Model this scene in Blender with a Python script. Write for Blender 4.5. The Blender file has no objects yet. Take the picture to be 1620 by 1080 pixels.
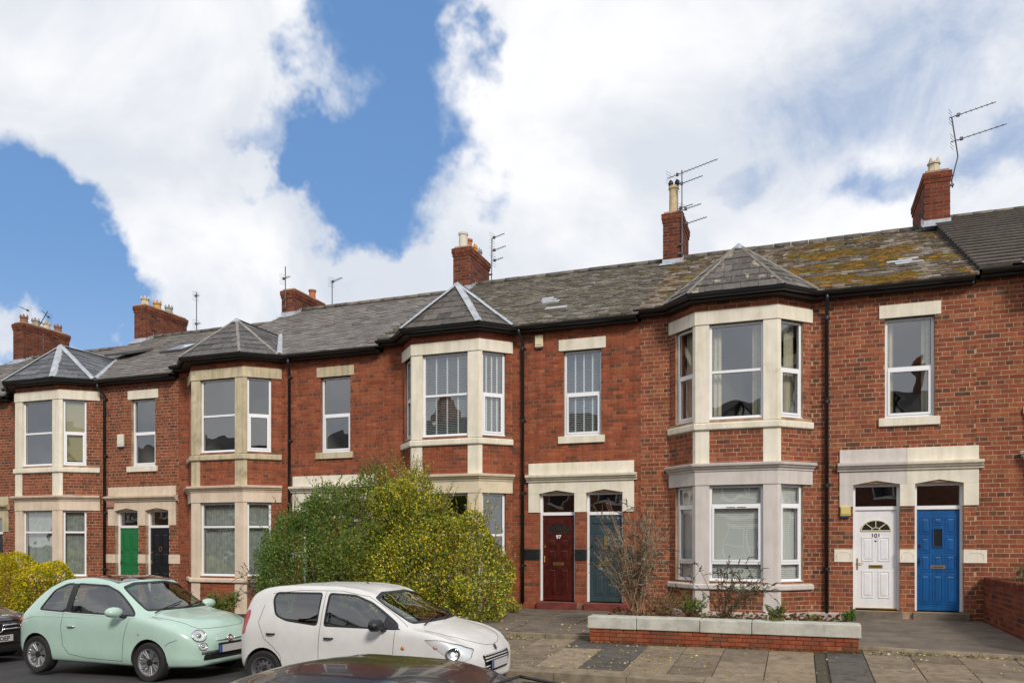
import bpy, bmesh, math, random
import numpy as np
from mathutils import Vector, Matrix
from mathutils.bvhtree import BVHTree
R = math.radians
random.seed(7)
rng = np.random.default_rng(7)
scene = bpy.context.scene
COL = scene.collection

# ------------------------------------------------------------------ camera
CAM_LOC = Vector((0.0, -17.66, 1.41))
cd = bpy.data.cameras.new("camera")
cam = bpy.data.objects.new("camera", cd); COL.objects.link(cam)
cam.location = CAM_LOC
cam.rotation_euler = (R(90), 0, math.atan2(452, 1234))
cd.sensor_width = 36; cd.lens = 36 * 1234 / 1620
cd.shift_y = (856 - 540) / 1620
cd.clip_start = 0.1; cd.clip_end = 2000
scene.camera = cam

# ------------------------------------------------------------------ light, sky, exposure
SUN_AZ, SUN_EL = R(38), R(34)          # sun behind the camera, to the right: azimuth from -y towards +x
sd = bpy.data.lights.new("sun", 'SUN'); sd.energy = 2.1; sd.angle = R(12); sd.color = (1, .93, .84)
sun = bpy.data.objects.new("sun", sd); COL.objects.link(sun)
sdir = Vector((math.sin(SUN_AZ) * math.cos(SUN_EL), -math.cos(SUN_AZ) * math.cos(SUN_EL), math.sin(SUN_EL)))
sun.rotation_euler = sdir.to_track_quat('Z', 'Y').to_euler()
scene.view_settings.view_transform = 'Standard'
scene.view_settings.look = 'None'
scene.view_settings.gamma = 1
scene.view_settings.exposure = 0.36
scene.view_settings.use_curve_mapping = False
scene.render.engine = 'CYCLES'
scene.cycles.max_bounces = 6; scene.cycles.transparent_max_bounces = 16
scene.cycles.use_denoising = True
scene.cycles.sample_clamp_indirect = 6

class NT:
    def __init__(s, tree): s.t = tree; s.n = tree.nodes; s.l = tree.links
    def node(s, ty, **kw):
        n = s.n.new(ty)
        for k, v in kw.items():
            if k.startswith('_'): setattr(n, k[1:], v)
        return n
    def link(s, a, b): s.l.new(a, b)
    def _in(s, n, i, v):
        if v is None: return
        if isinstance(v, bpy.types.NodeSocket): s.l.new(v, n.inputs[i])
        else: n.inputs[i].default_value = v
    def math(s, op, a, b=None, c=None, clamp=False):
        n = s.n.new('ShaderNodeMath'); n.operation = op; n.use_clamp = clamp
        s._in(n, 0, a); s._in(n, 1, b); s._in(n, 2, c); return n.outputs[0]
    def vmath(s, op, a, b=None):
        n = s.n.new('ShaderNodeVectorMath'); n.operation = op
        s._in(n, 0, a); s._in(n, 1, b); return n.outputs['Value' if op in ('LENGTH', 'DOT_PRODUCT') else 'Vector']
    def mix(s, f, a, b, mode='MIX'):
        n = s.n.new('ShaderNodeMix'); n.data_type = 'RGBA'; n.blend_type = mode
        s._in(n, 0, f); s._in(n, 6, a); s._in(n, 7, b); return n.outputs[2]
    def noise(s, vec, scale, detail=4, rough=.55, dist=0):
        n = s.n.new('ShaderNodeTexNoise'); s._in(n, 'Vector', vec)
        n.inputs['Scale'].default_value = scale; n.inputs['Detail'].default_value = detail
        n.inputs['Roughness'].default_value = rough; n.inputs['Distortion'].default_value = dist
        return n.outputs[0]
    def ramp(s, f, a, b, lo=0., hi=1.):
        n = s.n.new('ShaderNodeMapRange'); n.interpolation_type = 'SMOOTHSTEP'
        s._in(n, 0, f); s._in(n, 1, a); s._in(n, 2, b); s._in(n, 3, lo); s._in(n, 4, hi); return n.outputs[0]
    def scale(s, vec, v):
        n = s.n.new('ShaderNodeVectorMath'); n.operation = 'MULTIPLY'; s._in(n, 0, vec); n.inputs[1].default_value = v
        return n.outputs[0]

def build_world():
    w = bpy.data.worlds.new("World"); scene.world = w; w.use_nodes = True
    nt = NT(w.node_tree); nt.n.clear()
    sky = nt.n.new('ShaderNodeTexSky'); sky.sky_type = 'NISHITA'; sky.sun_disc = False
    sky.sun_elevation = SUN_EL; sky.sun_rotation = R(180) - SUN_AZ
    sky.air_density = 1.1; sky.dust_density = .4; sky.ozone_density = 2.2
    tc = nt.n.new('ShaderNodeTexCoord'); d = tc.outputs['Generated']
    sep = nt.n.new('ShaderNodeSeparateXYZ'); nt.link(d, sep.inputs[0])
    x, y, z = sep.outputs
    az = nt.math('ARCTAN2', x, y)
    hyp = nt.math('SQRT', nt.math('ADD', nt.math('MULTIPLY', x, x), nt.math('MULTIPLY', y, y)))
    el = nt.math('ARCTAN2', z, hyp)
    # irregular cloud edges: the direction is bent by noise before the blobs are looked up
    wv = nt.n.new('ShaderNodeTexNoise'); nt.link(d, wv.inputs['Vector']); wv.inputs['Scale'].default_value = 3.4
    wv.inputs['Detail'].default_value = 6; wv.inputs['Roughness'].default_value = .58
    off = nt.vmath('SUBTRACT', wv.outputs['Color'], (.5, .5, .5))
    off = nt.scale(off, (.62, .62, .62))
    cb = nt.n.new('ShaderNodeCombineXYZ'); nt.link(az, cb.inputs[0]); nt.link(el, cb.inputs[1])
    p = nt.vmath('ADD', cb.outputs[0], off)
    p2 = nt.n.new('ShaderNodeSeparateXYZ'); nt.link(p, p2.inputs[0])
    C, S = math.cos(cam.rotation_euler[2]), math.sin(cam.rotation_euler[2])
    def blob(px, py, rx, ry, w, tilt=0):
        u = (px - 810) / 1234; dx, dy, dz = u * C - S, u * S + C, (856 - py) / 1234
        a, e = math.atan2(dx, dy), math.atan2(dz, math.hypot(dx, dy))
        ra, re = rx / 1234 * .9, ry / 1234 * .85
        n = nt.n.new('ShaderNodeCombineXYZ'); nt.link(p2.outputs[0], n.inputs[0]); nt.link(p2.outputs[1], n.inputs[1])
        v = nt.vmath('SUBTRACT', n.outputs[0], (a, e, 0))
        if tilt:
            r = nt.n.new('ShaderNodeVectorRotate'); r.rotation_type = 'Z_AXIS'; nt.link(v, r.inputs[0]); r.inputs['Angle'].default_value = -R(tilt); v = r.outputs[0]
        v = nt.scale(v, (1 / ra, 1 / re, 0))
        return nt.ramp(nt.vmath('LENGTH', v), 0.25, 1.15, w, 0)
    base = nt.math('MULTIPLY', nt.math('SUBTRACT', nt.noise(d, 2.1, 7, .6, .3), .5), 1.5)
    base = nt.math('ADD', base, .86)
    for b in BLOBS: base = nt.math('ADD', base, blob(*b))
    fine = nt.math('MULTIPLY', nt.math('SUBTRACT', nt.noise(d, 8, 8, .66, .5), .5), 1.05)
    dens = nt.ramp(nt.math('ADD', base, fine), -.06, .98)
    # cloud brightness: white with soft grey-blue undersides
    sh = nt.noise(d, 4.2, 5, .55, .4)
    cc = nt.mix(nt.ramp(sh, .36, .68), (6.7, 7.1, 7.8, 1), (9.4, 9.4, 9.5, 1))
    hz = nt.ramp(el, .0, .35, 1, 0)
    blue = nt.mix(.62, sky.outputs[0], (1.45, 3.2, 6.6, 1))
    blue = nt.mix(nt.math('MULTIPLY', hz, .35), blue, (5.4, 6.6, 8.2, 1))
    col = nt.mix(dens, blue, cc)
    bg = nt.n.new('ShaderNodeBackground'); nt.link(col, bg.inputs[0]); bg.inputs[1].default_value = .085
    out = nt.n.new('ShaderNodeOutputWorld'); nt.link(bg.outputs[0], out.inputs[0])
# where the photograph's blue gaps (negative) and thick clouds (positive) lie: picture position -> direction, size, weight
BLOBS = [
    (40, 470, 190, 150, -1.2, 0), (120, 560, 200, 80, -.6, 0), (640, 120, 190, 150, -1.1, 0), (560, 280, 175, 110, -1.1, 0), (430, 200, 130, 80, -.75, 0),
    (30, 420, 130, 190, -1.1, 0), (130, 520, 210, 70, -1.0, 0), (30, 110, 120, 60, -.2, 0), (480, 60, 90, 60, .25, 0),
    (700, 60, 90, 90, -.35, 0), (1250, 320, 120, 60, -.35, 0), (1580, 300, 130, 90, -.5, 0), (1420, 120, 260, 130, -.30, 0),
    (200, 200, 260, 160, .5, 0), (330, 330, 170, 110, .5, 0), (960, 200, 260, 230, .5, 0), (650, 420, 120, 50, .3, 0),
]
build_world()

# ------------------------------------------------------------------ materials
MATS = {}
def mat(name, col, rough=.6, metal=0, var=.0, vscale=6, bump=0, bscale=60, tint=False, spec=.5, coat=0, stain=None, stretch=(1, 1, 1), streak=0):
    if name in MATS: return MATS[name]
    m = bpy.data.materials.new(name); m.use_nodes = True; MATS[name] = m
    nt = NT(m.node_tree); b = nt.n['Principled BSDF']
    b.inputs['Roughness'].default_value = rough; b.inputs['Metallic'].default_value = metal
    b.inputs['Specular IOR Level'].default_value = spec
    if coat: b.inputs['Coat Weight'].default_value = coat; b.inputs['Coat Roughness'].default_value = .03
    g = nt.n.new('ShaderNodeNewGeometry'); pos = g.outputs['Position']
    if stretch != (1, 1, 1): pos = nt.scale(pos, stretch)
    c = None
    if tint:
        a = nt.n.new('ShaderNodeAttribute'); a.attribute_name = 'tint'
        o = nt.n.new('ShaderNodeObjectInfo')
        c = nt.mix(1, a.outputs['Color'], o.outputs['Color'], 'MULTIPLY')
        if col != (1, 1, 1): c = nt.mix(1, c, (*col, 1), 'MULTIPLY')
    else:
        rgb = nt.n.new('ShaderNodeRGB'); rgb.outputs[0].default_value = (*col, 1); c = rgb.outputs[0]
    if var:
        n = nt.noise(pos, vscale, 6, .6)
        f = nt.ramp(n, .3, .7, 1 - var, 1 + var * .6)
        cc = nt.n.new('ShaderNodeCombineXYZ')
        for i in range(3): nt.link(f, cc.inputs[i])
        c = nt.mix(1, c, cc.outputs[0], 'MULTIPLY')
    if streak:                                  # run-off streaks down the face
        sv = nt.scale(g.outputs['Position'], (6, 6, .45)); f = nt.ramp(nt.noise(sv, 1.3, 5, .6), .35, .72, 1.0, 1 - streak)
        cc = nt.n.new('ShaderNodeCombineXYZ')
        nt.link(f, cc.inputs[0]); nt.link(f, cc.inputs[1]); nt.link(nt.math('POWER', f, 1.4), cc.inputs[2])
        c = nt.mix(1, c, cc.outputs[0], 'MULTIPLY')
    if stain:                                   # (colour, scale, lo, hi): patches of dirt, lichen or moss
        for (sc_, s_, lo, hi) in stain:
            n = nt.noise(pos, s_, 7, .62, .2)
            c = nt.mix(nt.ramp(n, lo, hi), c, (*sc_, 1))
    nt.link(c, b.inputs['Base Color'])
    if bump:
        n = nt.noise(g.outputs['Position'], bscale, 5, .6)
        bp = nt.n.new('ShaderNodeBump'); bp.inputs['Strength'].default_value = bump; bp.inputs['Distance'].default_value = .01
        nt.link(n, bp.inputs['Height']); nt.link(bp.outputs[0], b.inputs['Normal'])
    return m
def glass_mat(name, ior=1.75, tintc=(.93, .96, .95), rough=0.0, wav=.0):
    m = bpy.data.materials.new(name); m.use_nodes = True; MATS[name] = m
    nt = NT(m.node_tree); nt.n.clear()
    f = nt.n.new('ShaderNodeFresnel'); f.inputs[0].default_value = ior
    t = nt.n.new('ShaderNodeBsdfTransparent'); t.inputs[0].default_value = (*tintc, 1)
    gl = nt.n.new('ShaderNodeBsdfGlossy'); gl.inputs['Roughness'].default_value = rough
    if wav:
        g = nt.n.new('ShaderNodeNewGeometry')
        bp = nt.n.new('ShaderNodeBump'); bp.inputs['Strength'].default_value = wav; bp.inputs['Distance'].default_value = .02
        nt.link(nt.noise(g.outputs['Position'], 1.6, 1, .5), bp.inputs['Height']); nt.link(bp.outputs[0], gl.inputs['Normal'])
    gb = nt.n.new('ShaderNodeNewGeometry')     # a thin pane reflects alike from both sides: the index is turned over for the back face
    nt.link(nt.math('ADD', ior, nt.math('MULTIPLY', gb.outputs['Backfacing'], 1 / ior - ior)), f.inputs[0])
    mx = nt.n.new('ShaderNodeMixShader'); o = nt.n.new('ShaderNodeOutputMaterial')
    nt.link(f.outputs[0], mx.inputs[0]); nt.link(t.outputs[0], mx.inputs[1]); nt.link(gl.outputs[0], mx.inputs[2]); nt.link(mx.outputs[0], o.inputs[0])
    return m
GLASS = glass_mat('window_glass', 3.1, (.86, .90, .88), 0, .25)
CARGLASS = glass_mat('car_glass', 2.6, (.70, .80, .76))
LAMPGLASS = glass_mat('lamp_glass', 1.5, (.95, .97, .97))
BRICK = mat('brick', (1, 1, 1), .9, tint=True, var=.22, vscale=35, bump=.35, bscale=90, spec=.2, stain=[((.050, .032, .027), 1.3, .60, .84), ((.15, .045, .028), .55, .50, .85), ((.30, .15, .10), 3.7, .68, .95)], streak=.30)
MORTAR = mat('mortar_sandy', (.40, .275, .18), .95, var=.35, vscale=3, bump=.3, spec=.1)
MORTAR2 = mat('mortar_red', (.25, .13, .085), .95, var=.35, vscale=3, bump=.3, spec=.1)
SLATE = mat('slate', (1, 1, 1), .62, tint=True, var=.25, vscale=9, bump=.3, bscale=40, spec=.35)
SLATE_MOSS = mat('slate_mossy', (1.05, .98, .9), .8, tint=True, var=.4, vscale=14, bump=.6, bscale=50, spec=.2,
                 stain=[((.50, .49, .47), 6, .58, .68), ((.16, .09, .022), 2.2, .56, .64), ((.14, .065, .02), 7, .60, .70)], stretch=(.6, 1.5, 2.4))
SLATE_LICHEN = mat('slate_lichen', (1, 1, 1), .75, tint=True, var=.35, vscale=12, bump=.5, bscale=50, spec=.25,
                 stain=[((.42, .42, .40), 8, .64, .74), ((.115, .105, .035), 2.6, .56, .70)])
LEAD = mat('lead', (.42, .45, .49), .5, .15, var=.25, vscale=5, bump=.1)
STONE = mat('stone_cream', (.78, .72, .60), .75, var=.08, vscale=3, bump=.15, stain=[((.42, .35, .24), 1.9, .62, .88), ((.30, .26, .2), 11, .70, .80)], streak=.16)
STONE_OLD = mat('stone_buff', (.58, .49, .34), .8, var=.16, vscale=3, bump=.2, stain=[((.22, .18, .11), 2.2, .54, .80)], streak=.3)
STONE_LILAC = mat('stone_lilac', (.61, .56, .53), .75, var=.08, vscale=3, bump=.10, stain=[((.36, .32, .29), 2.4, .64, .86)], streak=.12)
STONE_PEACH = mat('stone_peach', (.69, .56, .44), .75, var=.09, vscale=3, bump=.12, streak=.14)
STONE_BLACK = mat('stone_black', (.012, .013, .016), .45)
UPVC = mat('white_upvc', (.80, .80, .82), .3)
BLACKP = mat('black_plastic', (.012, .012, .014), .35)
RUBBER = mat('black_rubber', (.010, .010, .010), .6)
FASCIA = mat('black_fascia', (.018, .016, .016), .5)
ROOMW = mat('room_wall', (.32, .30, .27), .9)
ROOMF = mat('room_floor', (.16, .11, .07), .8)
WHITE = mat('blind_white', (.82, .82, .80), .6)
CURTAIN = mat('curtain_cream', (.62, .56, .42), .9, var=.1, vscale=10)
NET = mat('curtain_net', (.40, .43, .40), .95, var=.25, vscale=7)
BRASS = mat('brass', (.60, .42, .14), .35, .9)
CHROME = mat('chrome', (.75, .75, .76), .12, 1)
DOORRED = mat('door_mahogany', (.075, .010, .008), .32, var=.4, vscale=9, streak=.3)
DOORTEAL = mat('door_teal', (.032, .055, .066), .4, var=.12, vscale=4)
DOORWHITE = mat('door_white', (.78, .77, .79), .38, var=.05, streak=.06)
DOORBLUE = mat('door_blue', (.003, .088, .29), .38, var=.15, vscale=3, bump=.1, streak=.2)
DOORGREEN = mat('door_green', (.01, .15, .045), .4)
DOORBLACK = mat('door_black', (.012, .013, .018), .25)
TERRA = mat('terracotta', (.42, .14, .06), .8, var=.2)
POTCREAM = mat('pot_cream', (.55, .47, .33), .8, var=.3, vscale=5)
POTORANGE = mat('pot_orange', (.52, .27, .07), .8, var=.3, vscale=6)
POTGREY = mat('pot_grey', (.30, .28, .25), .85, var=.3, vscale=6)
PAVE = mat('paving', (1, 1, 1), .92, tint=True, var=.25, vscale=7, bump=.5, bscale=70, spec=.2, stain=[((.08, .062, .04), 2.2, .6, .8), ((.05, .048, .045), 9, .68, .78)])
CONCRETE = mat('concrete', (.175, .145, .115), .93, var=.3, vscale=2.5, bump=.5, bscale=80, spec=.2, stain=[((.05, .05, .03), 1.2, .56, .8)])
KERB = mat('kerb_stone', (.24, .195, .135), .9, var=.3, vscale=6, bump=.6, bscale=60, spec=.2)
JOINT = mat('joint_soil', (.045, .038, .022), .98, var=.4, vscale=9)
ASPHALT = mat('asphalt', (.062, .060, .062), .9, var=.2, vscale=2, bump=.6, bscale=160, spec=.3, stain=[((.095, .09, .085), 1.4, .58, .75)])
SOIL = mat('soil', (.05, .033, .02), .98, var=.5, vscale=12, bump=1, bscale=30)
COPING = mat('coping_stone', (.48, .47, .41), .85, var=.2, vscale=5, bump=.3, stain=[((.20, .17, .12), 2.6, .56, .80), ((.30, .27, .2), 9, .6, .75)])
REDSTEP = mat('painted_red_step', (.17, .035, .028), .6, var=.3, vscale=4)
LEAF = mat('leaf', (1, 1, 1), .55, tint=True, spec=.35)
TWIG = mat('twig', (.14, .085, .05), .9, var=.3, vscale=9)
GALV = mat('aerial_metal', (.11, .11, .12), .5, .5)
ALARM = mat('alarm_cream', (.72, .62, .40), .5)
ALARMW = mat('alarm_white', (.70, .67, .56), .5)
_n = NT(LEAF.node_tree); _b = _n.n['Principled BSDF']; _o = [q for q in _n.n if q.type == 'OUTPUT_MATERIAL'][0]
_t = _n.n.new('ShaderNodeBsdfTranslucent'); _n.link(_b.inputs['Base Color'].links[0].from_socket, _t.inputs[0]); _m = _n.n.new('ShaderNodeMixShader'); _m.inputs[0].default_value = .35
_n.link(_b.outputs[0], _m.inputs[1]); _n.link(_t.outputs[0], _m.inputs[2]); _n.link(_m.outputs[0], _o.inputs[0])

# ------------------------------------------------------------------ mesh building
ID = (Vector((0, 0, 0)), Vector((1, 0, 0)), Vector((0, -1, 0)))    # origin, along, outward
class MB:
    def __init__(s, T=ID): s.v = []; s.f = []; s.c = []; s.T = T; s.tint = (1, 1, 1); s.mi = []; s.m = 0
    def at(s, O, u): s.T = (Vector(O), Vector(u), Vector((u[1], -u[0], 0))); return s
    def P(s, a, b, c):
        O, u, n = s.T; return (O.x + u.x * a + n.x * b, O.y + u.y * a + n.y * b, O.z + c)
    def addv(s, pts):
        i = len(s.v); s.v.extend(pts); s.c.extend([s.tint] * len(pts)); return i
    def face(s, *ix): s.f.append(ix); s.mi.append(s.m)
    def box(s, a0, a1, b0, b1, c0, c1, skip=()):
        i = s.addv([s.P(a, b, c) for c in (c0, c1) for b in (b0, b1) for a in (a0, a1)])
        # b1 is the outward side
        F = {'bot': (0, 1, 3, 2), 'top': (4, 6, 7, 5), 'in': (0, 4, 5, 1), 'out': (2, 3, 7, 6), 'l': (0, 2, 6, 4), 'r': (1, 5, 7, 3)}
        for k, q in F.items():
            if k not in skip: s.face(*[i + j for j in q])
    def wbox(s, x0, x1, y0, y1, z0, z1):
        T = s.T; s.T = ID; s.box(x0, x1, -y1, -y0, z0, z1); s.T = T
    def poly(s, pts):
        i = s.addv([tuple(p) for p in pts]); s.face(*range(i, i + len(pts)))
    def tube(s, pts, r, seg=6, r1=None, closed=False):
        pts = [Vector(p) for p in pts]; n = len(pts); rings = []
        up = None
        for k, p in enumerate(pts):
            a = pts[max(k - 1, 0)] if not closed else pts[k - 1]; b = pts[min(k + 1, n - 1)] if not closed else pts[(k + 1) % n]
            d = (b - a).normalized() if (b - a).length > 1e-9 else Vector((0, 0, 1))
            if up is None: up = Vector((0, 0, 1)) if abs(d.z) < .9 else Vector((1, 0, 0))
            e = d.cross(up).normalized(); g = e.cross(d).normalized(); up = g
            rr = r if r1 is None else r + (r1 - r) * k / max(n - 1, 1)
            rings.append(s.addv([tuple(p + (e * math.cos(t) + g * math.sin(t)) * rr) for t in [2 * math.pi * j / seg for j in range(seg)]]))
        m = n if closed else n - 1
        for k in range(m):
            A, B = rings[k], rings[(k + 1) % n]
            for j in range(seg): s.face(A + j, A + (j + 1) % seg, B + (j + 1) % seg, B + j)
        if not closed:
            s.face(*[rings[0] + j for j in reversed(range(seg))]); s.face(*[rings[-1] + j for j in range(seg)])
    def lathe(s, prof, c, axis='z', seg=16, M=None):
        """prof: (radius, height) pairs from bottom to top round c"""
        rings = []
        for (r, h) in prof:
            ps = []
            for j in range(seg):
                t = 2 * math.pi * j / seg; q = Vector((r * math.cos(t), r * math.sin(t), h))
                if M is not None: q = M @ q
                ps.append(tuple(Vector(c) + q))
            rings.append(s.addv(ps))
        for A, B in zip(rings, rings[1:]):
            for j in range(seg): s.face(A + j, A + (j + 1) % seg, B + (j + 1) % seg, B + j)
        s.face(*[rings[0] + j for j in reversed(range(seg))]); s.face(*[rings[-1] + j for j in range(seg)])
    def sweep(s, path, prof, z=0):
        """path: plan points left to right; prof: (outward, height) closed loop, mitred round the path's corners"""
        P = [Vector((p[0], p[1])) for p in path]; n = len(P); rings = []
        for k in range(n):
            def nrm(a, b): d = (b - a).normalized(); return Vector((d.y, -d.x))
            if k == 0: m = nrm(P[0], P[1])
            elif k == n - 1: m = nrm(P[-2], P[-1])
            else:
                n1, n2 = nrm(P[k - 1], P[k]), nrm(P[k], P[k + 1]); m = (n1 + n2); m = m / max(m.dot(n1), .2)
            rings.append(s.addv([(P[k].x + m.x * o, P[k].y + m.y * o, z + h) for (o, h) in prof]))
        q = len(prof)
        for A, B in zip(rings, rings[1:]):
            for j in range(q): s.face(A + j, A + (j + 1) % q, B + (j + 1) % q, B + j)
        s.face(*[rings[0] + j for j in reversed(range(q))]); s.face(*[rings[-1] + j for j in range(q)])
    def build(s, name, mats, parent=None, smooth=False, loc=None, recalc=False):
        me = bpy.data.meshes.new(name); me.from_pydata(s.v, [], s.f)
        if not isinstance(mats, (list, tuple)): mats = [mats]
        for m in mats: me.materials.append(m)
        if len(mats) > 1: me.polygons.foreach_set('material_index', s.mi)
        if s.c:
            ca = me.color_attributes.new('tint', 'FLOAT_COLOR', 'POINT')
            arr = np.ones((len(s.v), 4), dtype=np.float32); arr[:, :3] = np.array(s.c, dtype=np.float32); ca.data.foreach_set('color', arr.ravel())
        if smooth: me.polygons.foreach_set('use_smooth', [True] * len(me.polygons))
        if recalc:
            bm = bmesh.new(); bm.from_mesh(me); bmesh.ops.recalc_face_normals(bm, faces=bm.faces); bm.to_mesh(me); bm.free()
        me.update()
        return link(name, me, parent, loc)
def link(name, data, parent=None, loc=None):
    o = bpy.data.objects.new(name, data); COL.objects.link(o)
    if parent is not None: o.parent = parent
    if loc is not None: o.location = loc
    return o
def smooth_angle(o, deg=35):
    me = o.data
    me.polygons.foreach_set('use_smooth', [True] * len(me.polygons))
    me.set_sharp_from_angle(angle=R(deg))
def tag(o, label=None, cat=None, group=None, kind=None):
    if label: o['label'] = label
    if cat: o['category'] = cat
    if group: o['group'] = group
    if kind: o['kind'] = kind
    return o
def thing(name, label, cat, group=None, loc=(0, 0, 0), rz=0):
    o = bpy.data.objects.new(name, None); COL.objects.link(o); o.location = loc; o.rotation_euler = (0, 0, rz)
    o.empty_display_size = .2
    return tag(o, label, cat, group)
def part(name, parent, M, fn, smooth=False, recalc=True, **kw):
    mb = MB(); fn(mb); o = mb.build(name, M, parent, smooth, recalc=recalc); return o

# ------------------------------------------------------------------ ground heights
def sx(x): return .006 * (x + 3) if x > -3 else .022 * (x + 3)
def yk(x): return -7.2 - .05 * (x + 3.9)               # outer edge of the far kerb
def zp(x, y): return -.30 + sx(x) + .05 * (y + 4.9)    # pavement
def zroad(x, y):
    t = max(0, min(1, (yk(x) - y) / 7.8)); return -.575 + sx(x) + .07 * math.sin(math.pi * t)

def sheet(name, xs, ys, zf, m, mk=True, kind='structure'):
    mb = MB(); nx, ny = len(xs), len(ys)
    i = mb.addv([(x, (y(x) if callable(y) else y), zf(x, (y(x) if callable(y) else y))) for y in ys for x in xs])
    for b in range(ny - 1):
        for a in range(nx - 1): q = i + b * nx + a; mb.face(q, q + 1, q + nx + 1, q + nx)
    o = mb.build(name, m); o['kind'] = kind; return o
XS = [-400, -200, -100, -60] + [x for x in np.arange(-40, 16, 2.0)] + [30, 60, 120, 400]
lin = lambda f, o: (lambda x: f(x) + o)
sheet('ground', [-900, -60, 60, 900], [-900, -60, 60, 900], lambda x, y: -2.6 if x > -200 else -6, mat('earth', (.06, .06, .035), .95, var=.3))
sheet('road', XS, [lin(yk, -8.4), lin(yk, -7.0), lin(yk, -5.5), lin(yk, -4), lin(yk, -2.5), lin(yk, -1.2), lin(yk, -.35), lin(yk, .2)], zroad, ASPHALT)
sheet('near_pavement', XS, [-23, lin(yk, -7.8)], lambda x, y: -.42 + sx(x), CONCRETE)
sheet('garden_ground', XS, [-4.55, -4.2, -1, .3], lambda x, y: (-.36 if y < -4.3 else -.275) + sx(x), SOIL)
pave_bed = sheet('pavement', XS, [lin(yk, .1), -6, -4.5], lambda x, y: zp(x, y) - .012, JOINT)
# ------------------------------------------------------------------ bricks
BL, BH, JT = .285, .0918, .013            # brick pitch, course height, joint
def brick_col(pal, header):
    r = random.random()
    if header and r < .38 or r < .05: base = random.choice([(.15, .080, .058), (.19, .085, .058), (.115, .078, .062)])
    elif r < .25: base = (.27, .088, .052)
    elif r < .80: base = random.choice([(.35, .112, .062), (.38, .125, .066), (.32, .102, .060)])
    else: base = (.44, .16, .078)
    k = random.uniform(.86, 1.12); return tuple(c * k * p * q for c, p, q in zip(base, pal, (.84, .765, .75)))
def rect_minus(r, holes):
    out = [r]
    for h in holes:
        nxt = []
        for (a0, a1, c0, c1) in out:
            x0, x1, y0, y1 = max(a0, h[0]), min(a1, h[1]), max(c0, h[2]), min(c1, h[3])
            if x0 >= x1 or y0 >= y1: nxt.append((a0, a1, c0, c1)); continue
            if a0 < x0: nxt.append((a0, x0, c0, c1))
            if x1 < a1: nxt.append((x1, a1, c0, c1))
            if c0 < y0: nxt.append((x0, x1, c0, y0))
            if y1 < c1: nxt.append((x0, x1, y1, c1))
        out = nxt
    return [q for q in out if q[1] - q[0] > .02 and q[3] - q[2] > .02]
def lay_bricks(store, O, u, L, z0, z1, holes, pal=(1, 1, 1), zref=0, plain=False):
    """every brick of a wall face, English garden bond (three stretcher courses to one of headers), as a record"""
    k0 = math.floor((z0 - zref) / BH); k1 = math.ceil((z1 - zref) / BH)
    for k in range(k0, k1):
        head = (k % 4 == 0) and not plain
        w = BL / 2 if head else BL
        off = (BL / 4 if head else (0 if k % 2 else BL / 2)) + random.uniform(-.01, .01)
        cz0, cz1 = zref + k * BH + JT / 2, zref + (k + 1) * BH - JT / 2
        x = -off - w
        while x < L:
            a0, a1 = max(x + JT / 2, .0), min(x + w - JT / 2, L)
            x += w
            if a1 - a0 < .03: continue
            c0, c1 = max(cz0, z0), min(cz1, z1)
            if c1 - c0 < .02: continue
            col = brick_col(pal, head)
            for q in rect_minus((a0, a1, c0, c1), holes):
                store.append((Vector(O), Vector((u[0], u[1], 0)), q, col))
    return store
def bricks_to_mesh(mb, recs, proud=.0045):
    for (O, u, (a0, a1, c0, c1), col) in recs:
        mb.T = (O, u, Vector((u.y, -u.x, 0))); mb.tint = col
        p = proud + random.uniform(-.0015, .002)
        b = min(.004, (a1 - a0) / 4)
        i = mb.addv([mb.P(a, 0, c) for (a, c) in ((a0, c0), (a1, c0), (a1, c1), (a0, c1))] + [mb.P(a, p, c) for (a, c) in ((a0 + b, c0 + b), (a1 - b, c0 + b), (a1 - b, c1 - b), (a0 + b, c1 - b))])
        mb.face(i + 4, i + 5, i + 6, i + 7)
        for j in range(4): mb.face(i + j, i + (j + 1) % 4, i + 4 + (j + 1) % 4, i + 4 + j)
    return mb
_brick_meshes = {}
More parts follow.
